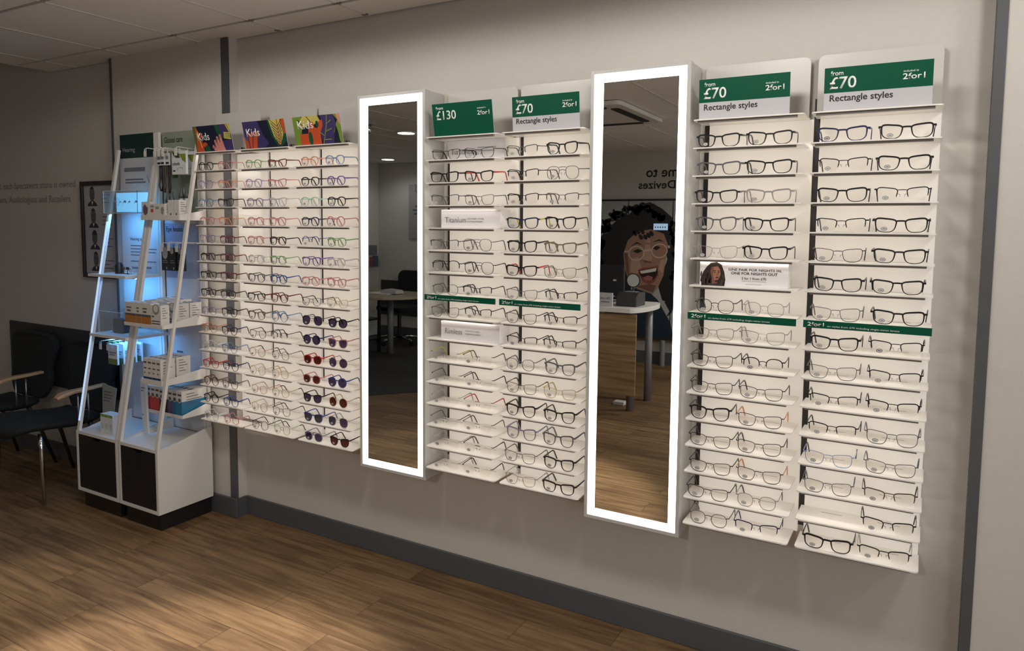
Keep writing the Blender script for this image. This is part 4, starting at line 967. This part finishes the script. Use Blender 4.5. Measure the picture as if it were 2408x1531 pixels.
# ------------------------------------------------------------------ waiting chairs
def chair(x, label, arms, y=0.0):
    t = thing('waiting_chair', label, 'chair', (x, -.30, 0), group=None)
    # padded back, wide at the shoulders and drawn in at the waist
    prof = [(.150,.40),(.200,.45),(.228,.52),(.205,.585),(.222,.65),(.250,.715),(.243,.765),(.195,.798),(.10,.808)]
    poly = [(a, b) for a, b in prof] + [(-a, b) for a, b in reversed(prof)]
    m = MB(); m.prism(poly, lambda a, b, d: (x+a, d + .10*(b-.42) - .028*math.cos(min(1.57, abs(a)/.26*1.3)) + .03, b), -.125+y, -.083+y)
    child(m, 'backrest', M_FABRIC, t, bevel=.014)
    sp = [(-.565,.0,.20),(-.53,.0,.235),(-.40,.0,.245),(-.26,.0,.225),(-.15,.0,.195)]
    m = MB(); pts = [(x, -.585, .408), (x, -.56, .425), (x, -.50, .436), (x, -.40, .430), (x, -.28, .414), (x, -.17, .410), (x, -.128, .418)]
    ws = [.150,.195,.230,.240,.225,.195,.175]
    vs = []; th = .042
    n = 13
    for (px, py, pz), w in zip(pts, ws):
        for k in range(n):
            u = -1 + 2*k/(n-1); vs.append((px+w*u, py+y, pz - .012*(1-u*u) + (-.008 if abs(u) > .99 else 0)))
        for k in range(n-1, -1, -1):
            u = -1 + 2*k/(n-1); vs.append((px+w*u*.96, py+y, pz - th - .012*(1-u*u) + (.012 if abs(u) > .99 else 0)))
    k2 = 2*n; fs = [(i*k2+q, i*k2+(q+1) % k2, (i+1)*k2+(q+1) % k2, (i+1)*k2+q) for i in range(len(pts)-1) for q in range(k2)]
    fs += [list(range(k2-1,-1,-1)), [(len(pts)-1)*k2+q for q in range(k2)]]
    m.add(vs, fs); child(m, 'seat', M_FABRIC, t, smooth=True)
    for sg in (-1, 1):
        child(MB().tube([(x+sg*.205, -.47+y, .378), (x+sg*.222, -.475+y, .30), (x+sg*.240, -.482+y, .0)], .0115, 0, 10, scales=[1.05,1,.75]), 'leg', M_CHROME, t, smooth=True)
        child(MB().tube([(x+sg*.185, -.20+y, .372), (x+sg*.20, -.15+y, .25), (x+sg*.225, -.075+y, .0)], .0115, 0, 10, scales=[1.05,1,.75]), 'leg', pmat('dark_steel', (.10,.09,.085), .3, .8), t, smooth=True)
        if sg not in arms: continue
        ax = x+sg*.262
        m = MB(); m.sweep([(ax,-.415+y,.560),(ax,-.385+y,.574),(ax,-.33+y,.583),(ax,-.22+y,.586),(ax,-.150+y,.590)], [(-.024,-.011),(.024,-.011),(.026,0),(.024,.010),(-.024,.010),(-.026,0)], 0, False, upv=(0,0,1), scales=[.72,1.1,.95,.8,.75])
        child(m, 'armrest', M_WOODARM, t, smooth=False, bevel=.004)
        m = MB(); m.tube([(ax,-.300+y,.574),(ax,-.298+y,.42),(x+sg*.225,-.292+y,.385)], .0055, 0, 8); m.tube([(ax,-.245+y,.576),(ax,-.243+y,.42),(x+sg*.218,-.238+y,.385)], .0055, 0, 8)
        child(m, 'arm_support', pmat('dull_steel', (.30,.29,.28), .3, .9), t, smooth=True)
    m = MB(); m.tube([(x-.185,-.20+y,.366),(x-.10,-.115+y,.36),(x,-.10+y,.358),(x+.10,-.115+y,.36),(x+.185,-.20+y,.366)], .008, 0, 8); m.tube([(x-.07,-.104+y,.358),(x-.07,-.093+y,.44)], .008, 0, 8); m.tube([(x+.07,-.104+y,.358),(x+.07,-.093+y,.44)], .008, 0, 8)
    child(m, 'frame', M_CHROME, t, smooth=True)
chair(-4.235, 'dark fabric waiting chair with pale wooden arm right beside the display stand', (1,))
chair(-4.880, 'dark fabric waiting chair with pale wooden arms at the far left edge', (-1, 1))

# ------------------------------------------------------------------ ceiling fittings seen in the mirrors
for (x, y), lb in (((-4.31, -3.22), 'brighter round recessed ceiling light reflected in the left mirror'), ((-6.12, -5.13), 'farther round recessed ceiling light reflected in the left mirror')):
    t = thing('downlight', lb, 'ceiling light', (x, y, 2.38))
    child(MB().lathe([(.095,-.003),(.099,.002),(.099,.009)], (x,y,2.390), 28), 'rim', M_WHITE, t, smooth=True)
    child(MB().lathe([(.080,-.0005),(.080,.0002)], (x,y,2.3862), 28), 'diffuser', emat('downlight_glow', (1.0,.95,.82), 6.0), t)
t = thing('air_conditioner', 'square ceiling air conditioning unit with black slots seen in the right mirror', 'air conditioner', (-2.36, -2.98, 2.36))
a0, a1, b0, b1 = -2.84, -1.885, -3.46, -2.50
m = MB(); m.prism(rounded(a0, a1, b0, b1, .05), lambda a, b, d: (a, b, d), 2.365, 2.3965); child(m, 'panel', M_WHITE, t, bevel=.008)
for n_, (p0, p1) in enumerate((((a0+.2, b0+.10), (a1-.2, b0+.10)), ((a0+.2, b1-.10), (a1-.2, b1-.10)), ((a0+.10, b0+.2), (a0+.10, b1-.2)), ((a1-.10, b0+.2), (a1-.10, b1-.2)))):
    m = MB(); dx = .035 if p0[0] == p1[0] else .06; dy = .06 if p0[0] == p1[0] else .035
    m.prism(rounded(min(p0[0],p1[0])-dx, max(p0[0],p1[0])+dx, min(p0[1],p1[1])-dy, max(p0[1],p1[1])+dy, .03), lambda a, b, d: (a, b, d), 2.3605, 2.3645); child(m, 'air_slot', M_DARK, t)
t = thing('ceiling_spotlight', 'small grey ceiling spotlight at the left edge of the left mirror', 'spotlight', (-4.14, -2.48, 2.28))
child(MB().box(-4.19,-4.09,-2.53,-2.43,2.36,2.3965), 'mount', pmat('grey_fitting', (.35,.35,.36), .5), t); child(MB().lathe([(.030,0),(.042,.01),(.042,.06),(.030,.075)], (-4.14,-2.48,2.283), 16), 'head', M_CHROME, t, smooth=True)

# ------------------------------------------------------------------ far side of the shop, seen in the mirrors
YW = YF
pf = Plane((0, YW+.0006, 0), (-1,0,0), (0,0,1))       # faces the display wall: left of the sign is +x
t = thing('welcome_lettering', 'dark welcome lettering on the pale far wall, mirrored in the right mirror', 'lettering', (-2.5, YW, 2.0))
text('Welcome to', pf, 2.004, 2.115, .80, .112, M_INK, t, .012); text('Devizes', pf, 2.462, 1.985, .430, .090, M_INK, t, .012)
t = thing('glazed_partition', 'wide mural of a laughing woman with curly dark hair and clear glasses', 'mural', (-2.85, YW+.1, 0.30))
mx0, mx1, mz0, mz1 = -3.95, -2.0, .32, 1.845; ym = YW+.09
gm = MB()
for a, b in ((mx0,-2.98),(-2.966,-2.462),(-2.448,mx1)): gm.box(a, b, ym-.012, ym, mz0, mz1)
child(gm, 'glass_panel', pmat('mural_ground', (.36,.36,.36), .25), t)
child(MB().box(mx0-.02, mx1+.02, ym-.02, ym+.006, mz1+.001, mz1+.022).box(mx0-.02, mx1+.02, ym-.02, ym+.006, mz0-.03, mz0-.001), 'rail', M_DARK, t)
fm2 = MB()
for x in (-3.6, -2.53, -2.05): fm2.tube([(x, ym-.01, 0), (x, ym-.01, mz0-.03)], .028, 0, 12)
child(fm2, 'leg', pmat('grey_tube', (.22,.22,.23), .4), t)
pm = Plane((0, ym+.0002, 0), (-1,0,0), (0,0,1)); PX = lambda x: -x
cols = [pmat('mural_hair', (.012,.010,.010), .5), pmat('mural_skin', (.30,.16,.105), .5), pmat('mural_skin_light', (.42,.25,.18), .5), pmat('mural_skin_dark', (.15,.07,.05), .5),
        pmat('mural_jumper', (.010,.022,.040), .5), pmat('mural_lip', (.22,.06,.05), .5), pmat('mural_teeth', (.62,.58,.52), .5), pmat('mural_mouth', (.020,.008,.008), .5), pmat('mural_frame', (.50,.40,.32), .5), pmat('mural_tongue', (.33,.10,.10), .5), pmat('mural_curl', (.05,.042,.038), .5)]
mu = MB()
def MD(pts, m_, l): pm.decal(mu, [(PX(x), max(mz0, min(mz1, z))) for x, z in pts], m_, l)
MD([(-2.30,1.0),(-2.34,1.30),(-2.42,1.52),(-2.46,1.66),(-2.58,1.76),(-2.72,1.83),(-2.86,1.80),(-2.96,1.70),(-3.12,1.62),(-3.25,1.50),(-3.33,1.40),(-3.38,1.20),(-3.36,1.0),(-3.30,.85),(-3.10,.75),(-2.92,.80),(-2.90,1.20),(-2.60,1.5),(-2.50,1.2),(-2.60,.90),(-2.55,.74),(-2.38,.70)], 0, 1)
for i in range(150):
    a = random.uniform(0, 2*math.pi); rr_ = random.uniform(.80, .97)
    x = -2.86 + .53*rr_*math.cos(a); z = 1.28 + .54*rr_*math.sin(a)
    if z < .72 or (abs(x+2.74) < .24 and z < 1.52): continue
    MD(ell(x, z, random.uniform(.02,.055), random.uniform(.02,.05), random.uniform(0,3), 9), 0 if random.random() < .8 else 10, 2)
MD([(-2.45,.80),(-2.52,.72),(-2.46,.62),(-2.50,.55),(-2.44,.60),(-2.40,.72)], 0, 3)
MD([(-2.40,mz0),(-2.45,.50),(-2.60,.74),(-2.72,.84),(-2.86,.86),(-3.02,.80),(-3.2,.70),(-3.3,mz0)], 4, 4)
MD([(-2.52,1.22),(-2.50,1.36),(-2.55,1.48),(-2.70,1.53),(-2.86,1.50),(-2.97,1.40),(-3.02,1.25),(-3.00,1.08),(-2.94,.92),(-2.84,.85),(-2.66,.80),(-2.60,.88),(-2.54,1.02)], 1, 5)
MD([(-2.93,1.18),(-2.84,1.22),(-2.80,1.10),(-2.86,1.00),(-2.93,1.05)], 2, 6); MD([(-2.58,1.18),(-2.53,1.20),(-2.55,1.04),(-2.60,1.08)], 2, 6); MD([(-2.72,1.48),(-2.80,1.47),(-2.76,1.38),(-2.70,1.38)], 2, 6)
MD([(-3.01,1.25),(-2.97,1.25),(-2.94,1.0),(-2.86,.87),(-2.92,.92),(-2.98,1.05)], 3, 6); MD([(-2.86,.88),(-2.66,.82),(-2.62,.90),(-2.70,.91)], 3, 6)
MD([(-2.76,1.36),(-2.71,1.36),(-2.675,1.19),(-2.70,1.155),(-2.76,1.165),(-2.785,1.19)], 2, 7); MD([(-2.785,1.185),(-2.68,1.165),(-2.69,1.15),(-2.77,1.155)], 3, 8)
MD([(-2.79,1.285),(-2.85,1.305),(-2.91,1.275),(-2.85,1.255)], 0, 7); MD([(-2.58,1.33),(-2.63,1.345),(-2.68,1.315),(-2.63,1.295)], 0, 7)
MD([(-2.79,1.345),(-2.86,1.365),(-2.94,1.33),(-2.86,1.385)], 0, 7); MD([(-2.54,1.39),(-2.60,1.42),(-2.68,1.385),(-2.60,1.40)], 0, 7)
MD([(-2.84,1.07),(-2.78,1.095),(-2.70,1.10),(-2.61,1.125),(-2.60,1.02),(-2.64,.94),(-2.71,.905),(-2.78,.94),(-2.82,1.0)], 5, 8)
MD([(-2.83,1.06),(-2.70,1.085),(-2.615,1.105),(-2.61,1.03),(-2.65,.965),(-2.71,.94),(-2.77,.965),(-2.81,1.01)], 7, 9)
MD([(-2.82,1.055),(-2.70,1.08),(-2.622,1.10),(-2.63,1.06),(-2.70,1.045),(-2.80,1.025)], 6, 10); MD([(-2.78,.985),(-2.72,1.01),(-2.66,.995),(-2.67,.96),(-2.71,.945),(-2.76,.96)], 9, 10)
def mring(x, z, rx, rz, rot, w):
    o_ = ell(x, z, rx, rz, rot, 26); i_ = ell(x, z, rx-w, rz-w, rot, 26)
    for k in range(26): j = (k+1) % 26; MD([o_[k], o_[j], i_[j], i_[k]], 8, 11)
mring(-2.865, 1.255, .095, .085, .15, .013); mring(-2.595, 1.29, .095, .082, .15, .013)
MD(stick((-2.775,1.285),(-2.69,1.30),.010,.010), 8, 11); MD(stick((-2.50,1.335),(-2.475,1.34),.016,.014), 8, 11); MD(stick((-2.96,1.275),(-3.01,1.27),.008,.006), 8, 11)
for i in range(10): MD(ell(-2.80+.012*i-.1*(i % 3), 1.50-.02*(i % 4), .022, .035, .6, 9), 0, 12)
child(mu, 'printed_portrait', cols, t)
t = thing('glowing_panel', 'small glowing light blue panel in front of the mural hair', 'sign', (-2.585, ym+.02, 1.52))
child(MB().box(-2.665,-2.505,ym+.006,ym+.020,1.520,1.592), 'screen', emat('blue_glow', (.16,.36,.60), .8), t)  # glowing blue panel, carries a row of dark marks
m = MB(); pz = Plane((-2.515,ym+.0201,1.53), (-1,0,0), (0,0,1))
for i in range(5): pz.decal(m, ell(.015+.028*i, .022, .007, .009), 0)
child(m, 'marks', M_STEXT, t)
# counter
t = thing('reception_counter', 'wood fronted counter with a pale rounded top, reflected in the right mirror', 'counter', (-2.6, -3.55, 0))
M_LAM = bpy.data.materials.new('wood_grain_laminate'); M_LAM.use_nodes = True
nt = M_LAM.node_tree; b_ = nt.nodes['Principled BSDF']; tc = nt.nodes.new('ShaderNodeTexCoord'); mp = nt.nodes.new('ShaderNodeMapping'); mp.inputs['Scale'].default_value = (2, 2, 38)
nz = nt.nodes.new('ShaderNodeTexNoise'); nz.inputs['Scale'].default_value = 1.0; nz.inputs['Detail'].default_value = 5; cr = nt.nodes.new('ShaderNodeValToRGB')
cr.color_ramp.elements[0].position = .3; cr.color_ramp.elements[0].color = (.20,.12,.055,1); cr.color_ramp.elements[1].position = .7; cr.color_ramp.elements[1].color = (.40,.27,.145,1)
nt.links.new(tc.outputs['Object'], mp.inputs[0]); nt.links.new(mp.outputs[0], nz.inputs['Vector']); nt.links.new(nz.outputs['Fac'], cr.inputs[0]); nt.links.new(cr.outputs[0], b_.inputs['Base Color']); b_.inputs['Roughness'].default_value = .4
child(MB().box(-3.35,-2.02,-3.32,-3.30,.15,.82), 'front_panel', M_LAM, t)
m = MB(); m.prism([(-3.4,-3.95)] + [(-2.06,-3.95)] + [(-2.06+.085*math.sin(R(a)), -3.60-.33*math.cos(R(a))) for a in range(15,166,15)] + [(-2.06,-3.26),(-3.4,-3.26)], lambda a, b, d: (a, b, d), .832, .872); child(m, 'worktop', M_WHITE, t, bevel=.004)
for x, y in ((-2.10,-3.42),(-2.10,-3.85),(-3.3,-3.85),(-3.3,-3.42)): child(MB().tube([(x,y,0),(x,y,.83)], .032, 0, 14), 'leg', pmat('grey_tube', (.22,.22,.23), .4), t, smooth=True)
t = thing('gift_card_sign', 'small white gift cards sign standing on the counter', 'sign', (-2.33, -3.30, .8725))
child(MB().box(-2.43,-2.235,-3.33,-3.31,.8725,.985), 'card', M_CARD, t)
p = Plane((-2.24,-3.3097,.8725), (-1,0,0), (0,0,1)); text('Gift cards', p, .012, .060, .09, .018, M_STEXT, t, .006); text('available', p, .018, .032, .075, .016, M_STEXT, t, .006)
m = MB(); p.decal(m, ell(.155,.065,.026,.028), 0); p.decal(m, ell(.145,.03,.03,.02), 1); child(m, 'print', [M_LEAF, M_LIME], t)
t = thing('counter_monitor', 'black monitor standing on the counter behind the gift card sign', 'monitor', (-2.42, -3.70, .8725))
child(MB().box(-2.68,-2.28,-3.71,-3.68,.94,1.20), 'screen', M_BLACK, t, bevel=.006); child(MB().box(-2.50,-2.46,-3.72,-3.70,.88,.98).box(-2.58,-2.38,-3.78,-3.64,.8725,.882), 'stand', M_BLACK, t)
child(MB().box(-2.38,-2.35,-3.6798,-3.679,1.06,1.075), 'label', M_CARD, t)
t = thing('card_terminal', 'dark grey payment printer on the right of the counter', 'printer', (-2.16, -3.50, .8725))
m = MB(); m.prism([(-3.62,.8725),(-3.40,.8725),(-3.40,.95),(-3.46,.985),(-3.62,.985)], lambda a, b, d: (d, a, b), -2.24, -2.06); child(m, 'body', pmat('dark_grey_plastic', (.035,.035,.038), .4), t, bevel=.006); child(MB().box(-2.20,-2.10,-3.57,-3.50,.9855,.990), 'paper_slot', M_INKG, t)
t = thing('desk_mirror', 'small round mirror on a stalk on the counter', 'desk mirror', (-2.20, -3.70, .8725))
child(MB().lathe([(.055,0),(.055,.01),(.012,.016),(.008,.135),(.008,.14)], (-2.20,-3.70,.8725), 18), 'stand', M_BLACK, t, smooth=True)
m = MB(); m.prism(ell(0,0,.062,.062,0,26), lambda a, b, d: (-2.20+a, -3.70+d, 1.072+b), -.006, .006); child(m, 'rim', M_BLACK, t)
m = MB(); m.prism(ell(0,0,.054,.054,0,26), lambda a, b, d: (-2.20+a, -3.70+d, 1.072+b), .0065, .008); child(m, 'glass', pmat('pale_disc', (.55,.54,.50), .3), t)
o = MB().box(-2.30,-2.20,-3.62,-3.54,0,.03).build('power_adapter', M_WHITE, bevel=.005); tag(o, 'white power adapter on the floor under the counter', 'adapter')
# consulting corner in the left mirror
t = thing('consulting_table', 'pale round ended table with grey legs in the left mirror', 'table', (-5.45, -4.3, 0))
m = MB(); m.prism([(-6.35,-3.78),(-5.35,-3.78)] + [(-5.35+.45*math.sin(R(a)), -4.23+.45*math.cos(R(a))) for a in range(15,181,15)] + [(-6.35,-4.68)], lambda a, b, d: (a, b, d), .715, .745); child(m, 'table_top', pmat('pale_laminate', (.34,.29,.20), .4), t, bevel=.004)
for x, y in ((-5.52,-4.46),(-5.52,-3.98),(-6.25,-4.6),(-6.25,-3.88)): child(MB().tube([(x,y,0.006),(x,y,.714)], .038, 0, 14), 'leg', pmat('grey_tube', (.22,.22,.23), .4), t, smooth=True)
m = MB(); m.box(-6.30,-5.70,-4.50,-4.0,.40,.42).box(-6.30,-5.70,-4.50,-4.0,.16,.18).box(-6.30,-6.27,-4.5,-4.0,.18,.714).box(-5.73,-5.70,-4.5,-4.47,.0055,.714); child(m, 'under_shelf', M_BLACK, t)
o = MB().box(-5.62,-5.30,-4.36,-4.14,.7455,.752).build('papers', M_PAPER); tag(o, 'sheet of white paper lying on the consulting table', 'paper')
m = MB(); m.prism([(-5.46,.7525),(-5.22,.7525),(-5.24,.79),(-5.40,.80)], lambda a, b, d: (a, d, b), -4.34, -4.20); tag(m.build('desk_organiser', M_WHITE2), 'pale sloped organiser on the consulting table', 'organiser')
t = thing('office_chair', 'dark office chair on a chrome star base in the left mirror', 'office chair', (-5.94, -5.15, 0))
cx_, cy2 = -5.94, -5.15
m = MB(); m.prism(rounded(cx_-.24, cx_+.24, cy2-.23, cy2+.23, .09), lambda a, b, d: (a, b, d), .44, .50); child(m, 'seat', M_FABRIC, t, bevel=.015)
m = MB(); m.prism(rounded(cx_-.21, cx_+.21, .56, .95, .10), lambda a, b, d: (a, d, b), cy2-.27, cy2-.22); child(m, 'backrest', M_FABRIC, t, bevel=.015)
child(MB().tube([(cx_,cy2-.2,.45),(cx_,cy2-.285,.50),(cx_,cy2-.285,.70)], .016), 'back_stem', M_BLACK, t)
child(MB().tube([(cx_,cy2,.07),(cx_,cy2,.44)], .025, 0, 12), 'gas_lift', M_BLACK, t)
for i in range(5):
    a = R(72*i+20); c_p = child(MB().tube([(cx_,cy2,.10),(cx_+.15*math.cos(a),cy2+.15*math.sin(a),.095),(cx_+.30*math.cos(a),cy2+.30*math.sin(a),.070)], .017, 0, 8, scales=[1.2,1,.7]), 'base_arm', M_CHROME, t, smooth=True)
    sub(MB().tube([(cx_+.30*math.cos(a)-.012,cy2+.30*math.sin(a),.034),(cx_+.30*math.cos(a)+.012,cy2+.30*math.sin(a),.034)], .028, 0, 12), 'castor', M_BLACK, c_p)
o = MB().box(-6.66,-5.80,YW+.0005,YW+.016,.30,.78).build('wainscot_board', pmat('charcoal_board', (.03,.032,.034), .6)); tag(o, 'charcoal wall board behind the office chair', 'wall panel')
t = thing('hanging_banner', 'grey fabric banner with dark lettering hung on the far wall', 'banner', (-6.03, YW, 1.36))
child(MB().box(-6.17,-5.90,YW+.006,YW+.022,1.365,2.10), 'board', pmat('banner_grey', (.33,.32,.31), .6), t, bevel=.004)
m = MB(); p = Plane((-5.90,YW+.0222,1.365), (-1,0,0), (0,0,1)); p.lines(m, .06, .45, [.10,.14,.12], .022, .05, 0); child(m, 'print_lines', M_STEXT, t)
child(MB().tube([(-6.03,YW+.001,1.99),(-6.03,YW+.05,2.0),(-6.03,YW+.05,2.10)], .008), 'bracket', M_CHROME, t)
t = thing('wall_pocket', 'clear wall rack of coloured leaflets under a grey plate on the end wall', 'leaflet rack', (XL, -5.35, .70))
child(MB().box(XL+.0005,XL+.02,-5.60,-5.36,1.13,1.265), 'back_plate', pmat('plate_grey', (.16,.16,.165), .5), t, bevel=.005)
child(MB().box(XL+.0005,XL+.05,-5.62,-5.20,.955,.97).box(XL+.045,XL+.05,-5.62,-5.20,.97,1.05).box(XL+.0005,XL+.045,-5.62,-5.617,.97,1.10), 'rack', M_ACRYL, t)
for i, (c0, lb) in enumerate((((.06,.10,.16),'blue'), ((.25,.06,.07),'red'), ((.45,.45,.45),'white'), ((.09,.08,.12),'dark'))):
    o = MB().box(XL+.022+.002*i, XL+.038, -5.60+.092*i, -5.515+.092*i, 0.971, 1.12-.02*(i % 2)).build('leaflet', pmat('leaflet_'+lb, c0, .5)); tag(o, '%s leaflet in the clear wall rack on the end wall' % lb, 'leaflet', 'leaflets in the wall rack')
